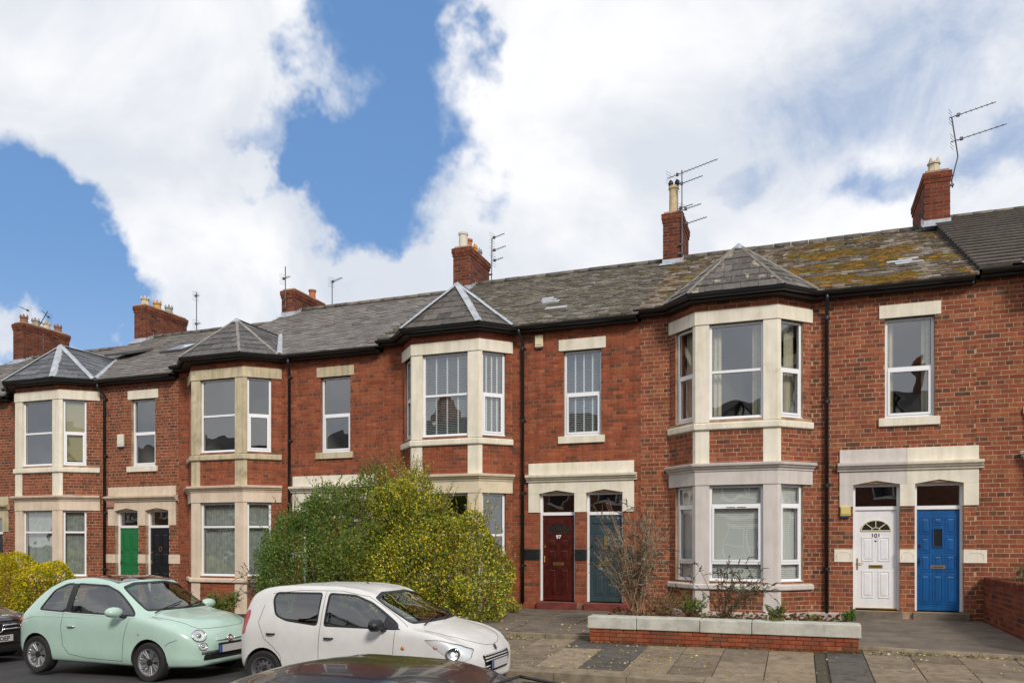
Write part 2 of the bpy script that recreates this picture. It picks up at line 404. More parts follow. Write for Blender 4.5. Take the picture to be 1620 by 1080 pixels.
def finish_bricks(recs, wall, stuff_name, M=None, nsingle=300, zmin=-.5, vis=lambda p: True, proud=.0045):
    """the bricks that show largest become objects of their own (children of the wall), the rest one joined part"""
    M = M or BRICK
    def score(r):
        O, u, q, c = r; p = O + u * ((q[0] + q[1]) / 2); p = Vector((p.x, p.y, O.z + (q[2] + q[3]) / 2))
        n = Vector((u.y, -u.x, 0)); d = CAM_LOC - p; dist = d.length
        f = max(0, d.dot(n) / dist); full = (q[1] - q[0]) * (q[3] - q[2])
        return full * f / dist ** 2 * (1 if vis(p) else 0)
    recs = sorted(recs, key=score, reverse=True)
    single, rest = recs[:nsingle], recs[nsingle:]
    for (O, u, (a0, a1, c0, c1), col) in single:
        key = (round((a1 - a0) / .01), round((c1 - c0) / .01), M.name, proud)
        if key not in _brick_meshes:
            w, h = a1 - a0, c1 - c0
            mb = MB(); mb.tint = (1, 1, 1); b = .004; p = proud
            i = mb.addv([mb.P(a, -.02, c) for (a, c) in ((-w / 2, -h / 2), (w / 2, -h / 2), (w / 2, h / 2), (-w / 2, h / 2))] + [mb.P(a, 0, c) for (a, c) in ((-w / 2, -h / 2), (w / 2, -h / 2), (w / 2, h / 2), (-w / 2, h / 2))] + [mb.P(a, p, c) for (a, c) in ((-w / 2 + b, -h / 2 + b), (w / 2 - b, -h / 2 + b), (w / 2 - b, h / 2 - b), (-w / 2 + b, h / 2 - b))])
            for o_ in (0, 4):
                for j in range(4): mb.face(i + o_ + j, i + o_ + (j + 1) % 4, i + o_ + 4 + (j + 1) % 4, i + o_ + 4 + j)
            mb.face(i + 8, i + 9, i + 10, i + 11)
            o = mb.build('brick', M, None); me = o.data; bpy.data.objects.remove(o); _brick_meshes[key] = me
        o = link('brick', _brick_meshes[key], wall)
        o.location = (O.x + u.x * (a0 + a1) / 2, O.y + u.y * (a0 + a1) / 2, O.z + (c0 + c1) / 2)
        o.rotation_euler = (0, random.uniform(-.004, .004), math.atan2(u.y, u.x))
        o.color = (*col, 1)
    if rest:
        mb = bricks_to_mesh(MB(), rest, proud); o = mb.build(stuff_name, M, wall); o['kind'] = 'stuff'
def wall_sheet(mb, O, u, L, z0, z1, holes, t=.22):
    """a wall of thickness t with rectangular openings and their reveals"""
    mb.at(O, u)
    hs = [(max(0, h[0]), min(L, h[1]), max(z0, h[2]), min(z1, h[3])) for h in holes]; hs = [h for h in hs if h[0] < h[1] and h[2] < h[3]]
    A = sorted({0, L, *[h[0] for h in hs], *[h[1] for h in hs]}); Z = sorted({z0, z1, *[h[2] for h in hs], *[h[3] for h in hs]})
    solid = lambda a, c: 0 < a < L and z0 < c < z1 and not any(h[0] < a < h[1] and h[2] < c < h[3] for h in hs)
    def quad(*p): i = mb.addv([mb.P(*q) for q in p]); mb.face(i, i + 1, i + 2, i + 3)
    for i in range(len(A) - 1):
        for j in range(len(Z) - 1):
            a0, a1, c0, c1 = A[i], A[i + 1], Z[j], Z[j + 1]; am, cm = (a0 + a1) / 2, (c0 + c1) / 2
            if not solid(am, cm): continue
            quad((a0, 0, c0), (a1, 0, c0), (a1, 0, c1), (a0, 0, c1)); quad((a1, -t, c0), (a0, -t, c0), (a0, -t, c1), (a1, -t, c1))
            pa = A[i - 1] if i else -9; na = A[i + 2] if i + 2 < len(A) else L + 9
            if not solid((a0 + pa) / 2, cm): quad((a0, -t, c0), (a0, 0, c0), (a0, 0, c1), (a0, -t, c1))
            if not solid((a1 + na) / 2, cm): quad((a1, 0, c0), (a1, -t, c0), (a1, -t, c1), (a1, 0, c1))
            pz = Z[j - 1] if j else -9; nz = Z[j + 2] if j + 2 < len(Z) else z1 + 9
            if not solid(am, (c0 + pz) / 2): quad((a0, -t, c0), (a1, -t, c0), (a1, 0, c0), (a0, 0, c0))
            if not solid(am, (c1 + nz) / 2): quad((a0, 0, c1), (a1, 0, c1), (a1, -t, c1), (a0, -t, c1))

# ------------------------------------------------------------------ slates
def clip_poly(sub, poly):
    out = sub
    n = len(poly)
    area = sum(poly[i][0] * poly[(i + 1) % n][1] - poly[(i + 1) % n][0] * poly[i][1] for i in range(n))
    sg = 1 if area > 0 else -1
    for i in range(n):
        (x0, y0), (x1, y1) = poly[i], poly[(i + 1) % n]; res = []
        side = lambda p: sg * ((x1 - x0) * (p[1] - y0) - (y1 - y0) * (p[0] - x0))
        for k in range(len(out)):
            P, Q = out[k], out[(k + 1) % len(out)]; a, b = side(P), side(Q)
            if a >= 0: res.append(P)
            if (a >= 0) != (b >= 0):
                t = a / (a - b); res.append((P[0] + (Q[0] - P[0]) * t, P[1] + (Q[1] - P[1]) * t))
        out = res
        if len(out) < 3: return []
    return out
def lay_slates(O, U, V, N, poly, gauge, width, pal, thick=.016, gap=.006, jitter=.004, start=0, even=False):
    """slates on a roof plane: O origin at the eave, U along it, V up the slope, N outward; poly in (u, v)"""
    recs = []
    us = [p[0] for p in poly]; vs = [p[1] for p in poly]
    k = math.floor(min(vs) / gauge)
    while k * gauge < max(vs):
        v0 = k * gauge; x = min(us) - (width * .5 if k % 2 else 0) - random.uniform(0, .02)
        while x < max(us):
            w = width; dv = random.uniform(-jitter, jitter) * 2
            sub = clip_poly([(x + gap / 2, v0 + dv), (x + w - gap / 2, v0 + dv), (x + w - gap / 2, v0 + gauge + .02), (x + gap / 2, v0 + gauge + .02)], poly)
            x += w
            if len(sub) < 3: continue
            ar = abs(sum(sub[i][0] * sub[(i + 1) % len(sub)][1] - sub[(i + 1) % len(sub)][0] * sub[i][1] for i in range(len(sub)))) / 2
            if ar < .0015: continue
            c = random.choice(pal); kk = random.uniform(.96, 1.05) if even else random.uniform(.80, 1.24); c = tuple(q * kk for q in c)
            recs.append((O, U, V, N, sub, v0, gauge, thick * (1 if even else random.uniform(.8, 1.3)), c, ar))
        k += 1
    return recs
def slate_pts(r):
    O, U, V, N, sub, v0, g, th, c, ar = r
    top = []; bot = []
    for (a, b) in sub:
        t = max(0, min(1, (b - v0) / g)); h = th * (1.9 - 1.0 * t)
        p = O + U * a + V * b; top.append(p + N * h); bot.append(p + N * (h - th - .004))
    return top, bot
def finish_slates(recs, roof, M, name='slate', nsingle=300, vis=lambda p: True):
    def score(r):
        t, b = slate_pts(r); p = sum(t, Vector()) / len(t); d = CAM_LOC - p
        return r[9] * max(0.02, d.normalized().dot(r[3])) / d.length ** 2 * (1 if vis(p) else 0)
    recs = sorted(recs, key=score, reverse=True); cache = {}
    for r in recs[:nsingle]:
        t, b = slate_pts(r); c = t[0].copy()
        key = (len(t),) + tuple(round(q, 3) for p in t for q in (p - c))
        rect = len(t) == 4
        if rect and abs(r[9] - recs[0][9]) < 1e-4 and ('full', tuple(round(x, 3) for x in r[3])) in cache:
            me = cache[('full', tuple(round(x, 3) for x in r[3]))]
        else:
            mb = MB(); n = len(t); i = mb.addv([tuple(p - c) for p in t] + [tuple(p - c) for p in b])
            mb.face(*range(i, i + n))
            for j in range(n): mb.face(i + j, i + n + j, i + n + (j + 1) % n, i + (j + 1) % n)
            o = mb.build(name, M, None); me = o.data; bpy.data.objects.remove(o)
            if rect and abs(r[9] - recs[0][9]) < 1e-4: cache[('full', tuple(round(x, 3) for x in r[3]))] = me
        o = link(name, me, roof, c); o.color = (*r[8], 1)
    rest = recs[nsingle:]
    if rest:
        mb = MB()
        for r in rest:
            t, b = slate_pts(r); n = len(t); mb.tint = r[8]; i = mb.addv([tuple(p) for p in t] + [tuple(p) for p in b])
            mb.face(*range(i, i + n))
            for j in range(n): mb.face(i + j, i + n + j, i + n + (j + 1) % n, i + (j + 1) % n)
        o = mb.build(name + '_courses', M, roof); o['kind'] = 'stuff'

# ------------------------------------------------------------------ windows
def window(parent, O, u, w, h, rows, z=0, opener=(), d=-.10, name='window', vent=False, fw=.058):
    """white frame with its lights; O = bottom left of the opening on the wall face, d = setback. rows: heights as fractions from the bottom"""
    mb = MB(); mb.at(O, u)
    D0, D1 = d - .06, d
    mb.box(0, fw, D0, D1, 0, h); mb.box(w - fw, w, D0, D1, 0, h); mb.box(fw, w - fw, D0, D1, 0, fw * 1.1); mb.box(fw, w - fw, D0, D1, h - fw, h)
    mb.box(-.01, w + .01, D1 - .01, D1 + .045, -.012, .022)                    # projecting cill of the frame
    zs = [fw * 1.1] ; acc = 0; panes = []
    inner = h - fw * 2.1
    cuts = []; t = 0
    for r in rows[:-1]: t += r; cuts.append(fw * 1.1 + inner * t)
    lo = fw * 1.1
    for k, cz in enumerate(cuts + [h - fw]):
        hi = cz - (.028 if k < len(cuts) else 0)
        panes.append([fw, w - fw, lo, hi, k]); lo = cz + .028
    for cz in cuts: mb.box(fw, w - fw, D0, D1 + .008, cz - .028, cz + .028)
    out = []
    for (a0, a1, c0, c1, k) in panes:
        if k in opener:
            s = .045; mb.box(a0, a0 + s, D0 + .01, D1 + .018, c0, c1); mb.box(a1 - s, a1, D0 + .01, D1 + .018, c0, c1)
            mb.box(a0 + s, a1 - s, D0 + .01, D1 + .018, c0, c0 + s); mb.box(a0 + s, a1 - s, D0 + .01, D1 + .018, c1 - s, c1)
            if vent:
                pass
            a0 += s; a1 -= s; c0 += s; c1 -= s
        out.append((a0, a1, c0, c1))
    f = mb.build(name, UPVC, parent)
    for (a0, a1, c0, c1) in out:
        g = MB(); g.at(O, u); i = g.addv([g.P(a0 - .003, d - .022, c0 - .003), g.P(a1 + .003, d - .022, c0 - .003), g.P(a1 + .003, d - .022, c1 + .003), g.P(a0 - .003, d - .022, c1 + .003)])
        g.face(i, i + 1, i + 2, i + 3); g.build('pane', GLASS, f)
        k_ = MB(); k_.at(O, u)
        for (x0, x1, y0, y1) in ((a0, a0 + .006, c0, c1), (a1 - .006, a1, c0, c1), (a0 + .006, a1 - .006, c0, c0 + .006), (a0 + .006, a1 - .006, c1 - .006, c1)):
            k_.box(x0, x1, d - .02, d - .012, y0, y1)
        k_.build('gasket', RUBBER, f)
    if vent:
        v = MB(); v.at(O, u); a0, a1, c0, c1 = out[1]; m = (a0 + a1) / 2
        v.box(m - .2, m - .02, d + .018, d + .024, c1 + .016, c1 + .030); v.box(m + .02, m + .2, d + .018, d + .024, c1 + .016, c1 + .030)
        v.build('trickle_vent', BLACKP, f)
    return f
def blind(O, u, w, h, label, d=-.24, slat=.05, tapes=0, m=None, closed=.75, group='venetian blinds in the windows'):
    mb = MB(); mb.at(O, u); n = int(h / (slat * .85)); st = h / n
    for k in range(n):
        c = k * st; t = slat * closed / 2; q = slat * (1 - closed) / 1.2 + .004
        i = mb.addv([mb.P(0, d + q, c), mb.P(w, d + q, c), mb.P(w, d - q, c + 2 * t), mb.P(0, d - q, c + 2 * t)]); mb.face(i, i + 1, i + 2, i + 3)
        i = mb.addv([mb.P(0, d + q - .002, c), mb.P(w, d + q - .002, c), mb.P(w, d - q - .002, c + 2 * t), mb.P(0, d - q - .002, c + 2 * t)]); mb.face(i + 3, i + 2, i + 1, i)
    mb.box(0, w, d - .03, d + .03, h - .01, h + .04)
    for k in range(tapes):
        a = w * (k + 1) / (tapes + 1); mb.box(a - .019, a + .019, d + .028, d + .03, 0, h)
    o = mb.build('venetian_blind', m or WHITE); return tag(o, label, 'blind', group)
def curtain(O, u, w, h, label, m=None, d=-.27, amp=.025, name='curtain', cat='curtain', group='curtains in the windows', folds=None):
    mb = MB(); mb.at(O, u); n = max(8, int(w / .018)); rows = 4; folds = folds or max(2, w / .09); ph = random.uniform(0, 6)
    ii = mb.addv([mb.P(w * k / n, d + amp * math.sin(k / n * folds * 6.28 + ph + .5 * math.sin(r * 1.3 + k * .2)) * (1 - .25 * r / rows), h * r / rows) for r in range(rows + 1) for k in range(n + 1)])
    for r in range(rows):
        for k in range(n): q = ii + r * (n + 1) + k; mb.face(q, q + 1, q + n + 2, q + n + 1)
    o = mb.build(name, m or CURTAIN, smooth=True); return tag(o, label, cat, group)

# ------------------------------------------------------------------ doors
def panel_box(mb, a0, a1, c0, c1, d, s=.016, arch=0):
    """raised panel inside a sunk moulding"""
    m = .022
    for (x0, x1, y0, y1) in ((a0, a0 + m, c0, c1), (a1 - m, a1, c0, c1), (a0 + m, a1 - m, c0, c0 + m), (a0 + m, a1 - m, c1 - m, c1)):
        mb.box(x0, x1, d, d + .010, y0, y1)
    i = mb.addv([mb.P(a, d, c) for a, c in ((a0 + m + .012, c0 + m + .012), (a1 - m - .012, c0 + m + .012), (a1 - m - .012, c1 - m - .012), (a0 + m + .012, c1 - m - .012))] +
                [mb.P(a, d + .010, c) for a, c in ((a0 + m + .035, c0 + m + .035), (a1 - m - .035, c0 + m + .035), (a1 - m - .035, c1 - m - .035), (a0 + m + .035, c1 - m - .035))])
    mb.face(i + 4, i + 5, i + 6, i + 7)
    for j in range(4): mb.face(i + j, i + (j + 1) % 4, i + 4 + (j + 1) % 4, i + 4 + j)
def text_obj(txt, loc, size, m, parent, rot=(R(90), 0, 0), name='door_number', extrude=.003):
    cu = bpy.data.curves.new(name, 'FONT'); cu.body = txt; cu.size = size; cu.extrude = extrude; cu.align_x = 'CENTER'; cu.offset = .0025
    cu.materials.append(m); o = link(name, cu, parent, loc); o.rotation_euler = rot; return o
def fanlight(mb_frame, g, xc, z, r, d, n=4, squash=1.0, fr=.012, inner=.3):
    for k in range(16):
        t0, t1 = math.pi * k / 16, math.pi * (k + 1) / 16
        mb_frame.tube([mb_frame.P(xc + r * math.cos(t), d + .006, z + r * squash * math.sin(t)) for t in (t0, t1)], fr, 5)
    mb_frame.tube([mb_frame.P(xc - r, d + .006, z), mb_frame.P(xc + r, d + .006, z)], fr, 5)
    for k in range(1, n):
        t = math.pi * k / n
        mb_frame.tube([mb_frame.P(xc + inner * r * math.cos(t), d + .008, z + inner * r * squash * math.sin(t)), mb_frame.P(xc + r * math.cos(t), d + .008, z + r * squash * math.sin(t))], fr * .75, 5)
    mb_frame.tube([mb_frame.P(xc + inner * r * math.cos(t), d + .008, z + inner * r * squash * math.sin(t)) for t in [math.pi * j / 8 for j in range(9)]], fr * .75, 5)
    i = g.addv([g.P(xc + r * math.cos(math.pi * j / 16), d + .002, z + r * squash * math.sin(math.pi * j / 16)) for j in range(17)]); g.face(*range(i, i + 17))
DARKGL = mat('dark_leaded_glass', (.02, .022, .025), .08, spec=.8)
def door(parent, x0, x1, zb, zt, style, M, dlabel, d=-.13, wtop=2.06, fm=None):
    """x0..x1 opening on the facade, zb threshold, door leaf up to wtop, fanlight above up to zt"""
    fm = fm or UPVC
    f = MB(); fw = .05; u = (1, 0, 0)
    f.box(x0, x0 + fw, d - .06, d + .02, zb, zt); f.box(x1 - fw, x1, d - .06, d + .02, zb, zt)
    f.box(x0 + fw, x1 - fw, d - .06, d + .02, wtop, wtop + .075); f.box(x0 + fw, x1 - fw, d - .06, d + .015, zt - .06, zt)
    fo = f.build('door_frame', fm, parent)
    g = MB(); i = g.addv([(x0 + fw, -d + .02, wtop + .075), (x1 - fw, -d + .02, wtop + .075), (x1 - fw, -d + .02, zt - .06), (x0 + fw, -d + .02, zt - .06)]); g.face(0, 1, 2, 3)
    g.build('pane', GLASS, fo)
    a0, a1 = x0 + fw + .003, x1 - fw - .003; w = a1 - a0; h = wtop - zb; xc = (a0 + a1) / 2
    L = MB(); D = d - .01
    L.box(a0, a1, D - .045, D, zb + .012, wtop - .004)
    leaf_glass = None; trim = MB(); gl = MB(); P_ = MB()
    if style in ('white', 'red'):
        cols = [(a0 + .12, xc - .045), (xc + .045, a1 - .12)]
        if style == 'white': rws = [(zb + .24, zb + .80), (zb + 1.0, zb + 1.50)]
        else: rws = [(zb + .16, zb + .78), (zb + .98, zb + 1.25), (zb + 1.30, zb + 1.50)]
        for c_ in cols:
            for r_ in rws: panel_box(P_, c_[0], c_[1], r_[0], r_[1], D)
        T_ = MB(); fanlight(T_, gl, xc, zb + 1.63, w * .36, D, 4 if style == 'white' else 5, .78 if style == 'white' else .85, .014 if style == 'white' else .008)
    elif style == 'blue':
        c3 = [(a0 + .06, a0 + .25), (xc - .095, xc + .095), (a1 - .25, a1 - .06)]
        r4 = [(zb + .14, zb + .74), (zb + .80, zb + 1.14), (zb + 1.18, zb + 1.50), (zb + 1.56, zb + 1.90)]
        for j, c_ in enumerate(c3):
            for k, r_ in enumerate(r4):
                if j == 1 and k in (2, 3): continue
                panel_box(P_, c_[0], c_[1], r_[0], r_[1], D)
        panel_box(P_, xc - .095, xc + .095, zb + 1.74, zb + 1.90, D)
        T_ = MB(); T_.box(xc - .095, xc + .095, D, D + .022, zb + 1.29, zb + 1.31); T_.box(xc - .095, xc - .075, D, D + .02, zb + 1.31, zb + 1.68); T_.box(xc + .075, xc + .095, D, D + .02, zb + 1.31, zb + 1.68); T_.box(xc - .075, xc + .075, D, D + .02, zb + 1.66, zb + 1.68)
        i = gl.addv([gl.P(xc - .075, D + .004, zb + 1.31), gl.P(xc + .075, D + .004, zb + 1.31), gl.P(xc + .075, D + .004, zb + 1.66), gl.P(xc - .075, D + .004, zb + 1.66)]); gl.face(i, i + 1, i + 2, i + 3)
    elif style == 'teal':
        T_ = MB()
        T_.box(a0 + .08, a1 - .08, D, D + .03, wtop - .19, wtop - .15); T_.box(a0 + .10, a1 - .10, D, D + .015, wtop - .22, wtop - .19)
        for c_ in ((a0 + .10, xc - .04), (xc + .04, a1 - .10)):
            panel_box(P_, c_[0], c_[1], zb + .16, zb + .72, D); panel_box(P_, c_[0], c_[1], zb + .92, zb + 1.62, D)
        gl.box(xc - .035, xc + .035, D, D + .012, zb + 1.24, zb + 1.56)
    else:
        T_ = MB()
        for c_ in ((a0 + .10, xc - .03), (xc + .03, a1 - .10)):
            panel_box(P_, c_[0], c_[1], zb + .16, zb + .72, D); panel_box(P_, c_[0], c_[1], zb + .92, zb + 1.3, D); panel_box(P_, c_[0], c_[1], zb + 1.38, zb + 1.88, D)
    leaf = L.build('door', M, parent); leaf['label'] = dlabel
    P_.build('door_panel', M, leaf)
    if T_.v: T_.build('moulding', mat('gold_cream', (.62, .56, .34), .5) if style == 'white' else M, leaf)
    if gl.v: gl.build('door_glass', DARKGL if style != 'teal' else BRASS, leaf)
    lb = MB(); lz = zb + .86; lx = xc
    lb.box(lx - .13, lx + .13, D, D + .012, lz, lz + .065)
    if style in ('white', 'blue', 'red', 'teal'): lb.build('letterbox', BRASS, leaf); q = MB(); q.box(lx - .10, lx + .10, D + .012, D + .016, lz + .017, lz + .048); q.build('letter_flap', mat('dark_brass', (.2, .13, .05), .4, .8), leaf)
    hd = MB()
    if style == 'white':
        hd.box(a0 + .02, a0 + .05, D, D + .01, zb + .82, zb + 1.06); hd.tube([hd.P(a0 + .035, D + .04, zb + .96), hd.P(a0 + .15, D + .045, zb + .955)], .009, 6); hd.tube([hd.P(a0 + .035, D, zb + .96), hd.P(a0 + .035, D + .04, zb + .96)], .009, 6)
        k = MB(); k.tube([k.P(xc, D, zb + 1.42), k.P(xc, D + .012, zb + 1.42)], .017, 10); k.build('spy_hole', BLACKP, leaf)
        s_ = MB(); s_.box(a0, a1, D, D + .03, zb + .012, zb + .035); s_.build('threshold_strip', BRASS, leaf)
    else:
        hd.tube([hd.P(a0 + .05, D, zb + 1.0), hd.P(a0 + .05, D + .05, zb + 1.0)], .013, 8); hd.tube([hd.P(a0 + .05, D + .03, zb + 1.08), hd.P(a0 + .05, D + .045, zb + .93)], .011, 6)
        hd.box(a0 + .03, a0 + .07, D, D + .012, zb + 1.28, zb + 1.34)
        if style == 'black': hd.tube([hd.P(xc + .05 * math.cos(t), D + .02, zb + 1.42 + .06 * math.sin(t)) for t in [6.283 * j / 12 for j in range(12)]], .010, 5, closed=True)
    hd.build('handle', BRASS if style in ('white', 'red', 'black') else BLACKP, leaf)
    return leaf
# ------------------------------------------------------------------ the terrace
def off_path(path, o):
    P = [Vector(p) for p in path]; out = []
    def nrm(a, b): d = (b - a).normalized(); return Vector((d.y, -d.x))
    for k in range(len(P)):
        if k == 0: m = nrm(P[0], P[1])
        elif k == len(P) - 1: m = nrm(P[-2], P[-1])
        else: n1, n2 = nrm(P[k - 1], P[k]), nrm(P[k], P[k + 1]); m = n1 + n2; m = m / m.dot(n1)
        out.append(P[k] + m * o)
    return out
def stack_box(x0, x1, y0, y1, z0, z1, mb, holes=()): mb.wbox(x0, x1, y0, y1, z0, z1)
CORNICE = [(0.0, 0), (.05, 0), (.055, .035), (.10, .06), (.105, .09), (.15, .105), (.16, .15), (.12, .165), (0.0, .175)]
def house(spec):
    s, o_ = spec['zs'], spec['zo']; nm = spec['who']; nm = nm.replace("the house with the ", "").replace(" doors", " door house").replace(" door house", " door house") if "doors" in nm or "door" in nm else nm
    H = thing('terraced_house', spec['label'], 'house', 'brick terraced houses along the street')
    H.location = (0, 0, o_); H.scale = (1, 1, s)
    def fit(ob): ob.location.z = o_ + ob.location.z * s; ob.scale = (1, 1, s); return ob
    def gz(x): return (-.23 + sx(x) - .3 - o_) / s
    xL, xR = spec['x']; dd = spec['d']               # dd: shift of the door side
    bay = spec.get('bay'); pal = spec['pal']
    up, lo, dr = spec['stone']
    wall_mb = MB(); recs = []; holes = []; nob = []
    zb = gz(xL) ; zt = 6.50
    # openings on the main wall
    D1 = (dd + 1.08, dd + 1.96); D2 = (dd + 2.23, dd + 3.10); W = (dd + 1.68, dd + 2.59)
    door_side = spec.get('doors') is not None
    if door_side:
        for (a, b) in (D1, D2): holes.append((a, b, -.02, 2.60))
        nob += [(dd + .82, dd + 3.36, 2.13, 3.31), (dd + .72, dd + 1.06, .98, 1.25), (dd + 1.955, dd + 2.235, .98, 1.25), (dd + 3.105, dd + 3.50, .98, 1.25), (dd + 1.0, dd + 3.16, -.25, -.02)]
        holes.append((W[0], W[1], 3.93, 5.97)); nob += [(dd + 1.57, dd + 2.70, 5.97, 6.24), (dd + 1.56, dd + 2.68, 3.76, 3.93)]
    if bay:
        xl, xfl, xfr, xr, p = bay
        holes.append((xl + .12, xr - .12, .55, 2.7)); holes.append((xl + .12, xr - .12, 3.9, 6.1)); nob.append((xl, xr, zb, zt))
    Lw = xR - xL
    loc = lambda hs: [(h[0] - xL, h[1] - xL, h[2], h[3]) for h in hs]
    wall_sheet(wall_mb, (xL, 0, 0), (1, 0, 0), Lw, zb, zt, loc(holes), .24)
    O0 = Vector((xL, 0, 0))
    lay_bricks(recs, O0, (1, 0), Lw, zb, zt, loc(holes + nob), pal, zref=-.02)
    if bay:
        path = [(xl, 0), (xfl, -p), (xfr, -p), (xr, 0)]
        pv = [Vector((q[0], q[1], 0)) for q in path]
        cl = (pv[1] - pv[0]).length; cr = (pv[3] - pv[2]).length; fl = xfr - xfl
        ul = (pv[1] - pv[0]).normalized(); ur = (pv[3] - pv[2]).normalized()
        pw = .28                                          # front face of a corner pillar
        wl0, wl1 = max(.10, cl - .70), cl - .08           # window in the left cant
        wr0, wr1 = .08, min(cr - .10, .70)
        fw0, fw1 = pw, fl - pw
        for (O, u, L, w0, w1, pil) in ((pv[0], ul, cl, wl0, wl1, [(cl - .08, cl)]), (pv[1], Vector((1, 0, 0)), fl, fw0, fw1, [(0, pw), (fl - pw, fl)]), (pv[2], ur, cr, wr0, wr1, [(0, .08)])):
            hs = [(w0, w1, .57, 2.60), (w0, w1, 3.99, 6.01)]
            wall_sheet(wall_mb, O + Vector((u.y, -u.x, 0)) * -.0, u, L, zb, zt, hs, .16)
            nb = hs + [(-1, L + 1, .38, .52), (-1, L + 1, 2.60, 3.06), (-1, L + 1, 3.77, 3.99), (-1, L + 1, 6.01, 6.29)] + [(a, b, .52, 2.6) for a, b in pil] + [(a, b, 3.06, 6.1) for a, b in pil] + [(a, b, zb, .4) for a, b in pil]
            lay_bricks(recs, O, (u.x, u.y), L, zb, zt, nb, pal, zref=-.02)
    if spec.get('soft'):
        k_ = spec['soft']; av = tuple(sum(r[3][j] for r in recs) / len(recs) for j in range(3)); recs = [(a, b, c, tuple(v * (1 - k_) + w * k_ * 1.04 for v, w in zip(d, av))) for a, b, c, d in recs]
    wall = wall_mb.build('wall', spec['mortar'], H)
    finish_bricks(recs, wall, 'brickwork', BRICK, spec.get('nb', 300))
    # stonework
    def stone(name, m, fn, bevel=.006):
        mb = MB(); fn(mb); ob = mb.build(name, m, H, recalc=True)
        if bevel:
            bv = ob.modifiers.new('b', 'BEVEL'); bv.width = bevel; bv.segments = 1; bv.limit_method = 'ANGLE'
        return ob
    if bay:
        rect = lambda i, o2, z0, z1: [(i, z0), (o2, z0), (o2, z1), (i, z1)]
        stone('sill', lo, lambda m: m.sweep(path, [(-.05, .39), (.05, .39), (.07, .41), (.07, .49), (.03, .515), (-.10, .535)]))
        stone('sill', up, lambda m: m.sweep(path, [(-.05, 3.77), (.05, 3.77), (.065, 3.79), (.065, 3.90), (.03, 3.92), (-.10, 3.95)]))
        stone('lintel', up, lambda m: m.sweep(path, rect(-.12, .035, 6.01, 6.29)))
        stone('frieze', lo, lambda m: m.sweep(path, rect(-.12, .03, 2.60, 2.895)))
        stone('cornice', lo, lambda m: m.sweep(path, [(q[0], q[1] + 2.895) for q in CORNICE]), 0)
        PZ = [(lo, zb, .39), (lo, .52, 2.60), (up, 3.07, 3.77), (up, 3.935, 6.01)]
        for (m, z0, z1) in PZ:
            for side in (0, 1):
                c = pv[1] if side == 0 else pv[2]
                if side == 0: pp = [c - ul * .085, c, c + Vector((pw + .005, 0, 0))]
                else: pp = [c - Vector((pw + .005, 0, 0)), c, c + ur * .085]
                stone('pillar', m, lambda mb: mb.sweep([(q.x, q.y) for q in pp], rect(-.17, .014, z0, z1)), .004)
        # windows
        st = spec.get('lower', (.68, .32)); opn = spec.get('lopen', ())
        for (O, u, w0, w1, side) in ((pv[0], ul, wl0, wl1, 'left'), (pv[1], Vector((1, 0, 0)), fw0, fw1, 'middle'), (pv[2], ur, wr0, wr1, 'right')):
            Oq = O + u * w0
            window(H, Oq + Vector((0, 0, .57)), u, w1 - w0, 2.03, st, opener=opn, d=-.07, vent=(spec.get('vent') and side == 'middle'))
            window(H, Oq + Vector((0, 0, 3.99)), u, w1 - w0, 2.02, (.5, .5), opener=(() if (side == 'middle') else (0,)), d=-.07)
            for lv, z0, h0 in (('ground floor', .60, 1.97), ('upper floor', 4.02, 1.96)):
                key = spec['dress'].get((lv, side)) or spec['dress'].get(lv)
                if not key: continue
                ww = w1 - w0; Oz = Oq + u * .03 + Vector((0, 0, z0))
                where = f"{side} {lv} bay window of {nm}"
                if key == 'blind': fit(blind(Oz, u, ww - .06, h0, f"white venetian blind in the {where}", d=-.17, closed=.9))
                elif key == 'tapeblind': fit(blind(Oz, u, ww - .06, h0, f"white taped blind in the {where}", d=-.17, tapes=3, closed=.42, slat=.05, m=mat('blind_grey', (.72, .74, .75), .6)))
                elif key == 'nets': fit(curtain(Oz, u, ww - .06, h0, f"grey net curtain, {where}", NET, d=-.20, name='net_curtain'))
                elif key == 'roller': fit(curtain(Oz + Vector((0, 0, .12)), u, ww - .06, h0 - .12, f"yellowish roller blind in the {where}", mat('roller_yellow', (.42, .36, .17), .9), d=-.15, amp=.002, name='roller_blind', cat='blind', group='roller blinds in the windows'))
                elif key == 'curtains':
                    cw = .20 if side == 'middle' else .24
                    if side != 'right': fit(curtain(Oz, u, cw, h0, f"left cream curtain in {where}"))
                    if side != 'left': fit(curtain(Oz + u * (ww - .06 - cw), u, cw, h0, f"right cream curtain in {where}"))
    if door_side:
        dst = dr if isinstance(dr, tuple) else (dr, dr)
        halves = [(dd + .82, dd + 2.08, dst[0]), (dd + 2.08, dd + 3.36, dst[1])]
        def head_fn(x0, x1, a, b, left):
            def f(m):
                n = .035
                # lintel with a shallow pointed arch over the opening a..b
                z = 2.58; m.T = ID
                pts = [(x0, z), (a, z), ((a + b) / 2, z + .075), (b, z), (x1, z), (x1, 2.86), (x0, 2.86)]
                # keep the outline: blocks down both sides of the opening
                i = m.addv([(q[0], -n, q[1]) for q in pts] + [(q[0], .16, q[1]) for q in pts])
                k = len(pts); m.face(*range(i, i + k)); m.face(*[i + k + j for j in reversed(range(k))])
                for j in range(k): m.face(i + j, i + k + j, i + k + (j + 1) % k, i + (j + 1) % k)
            return f
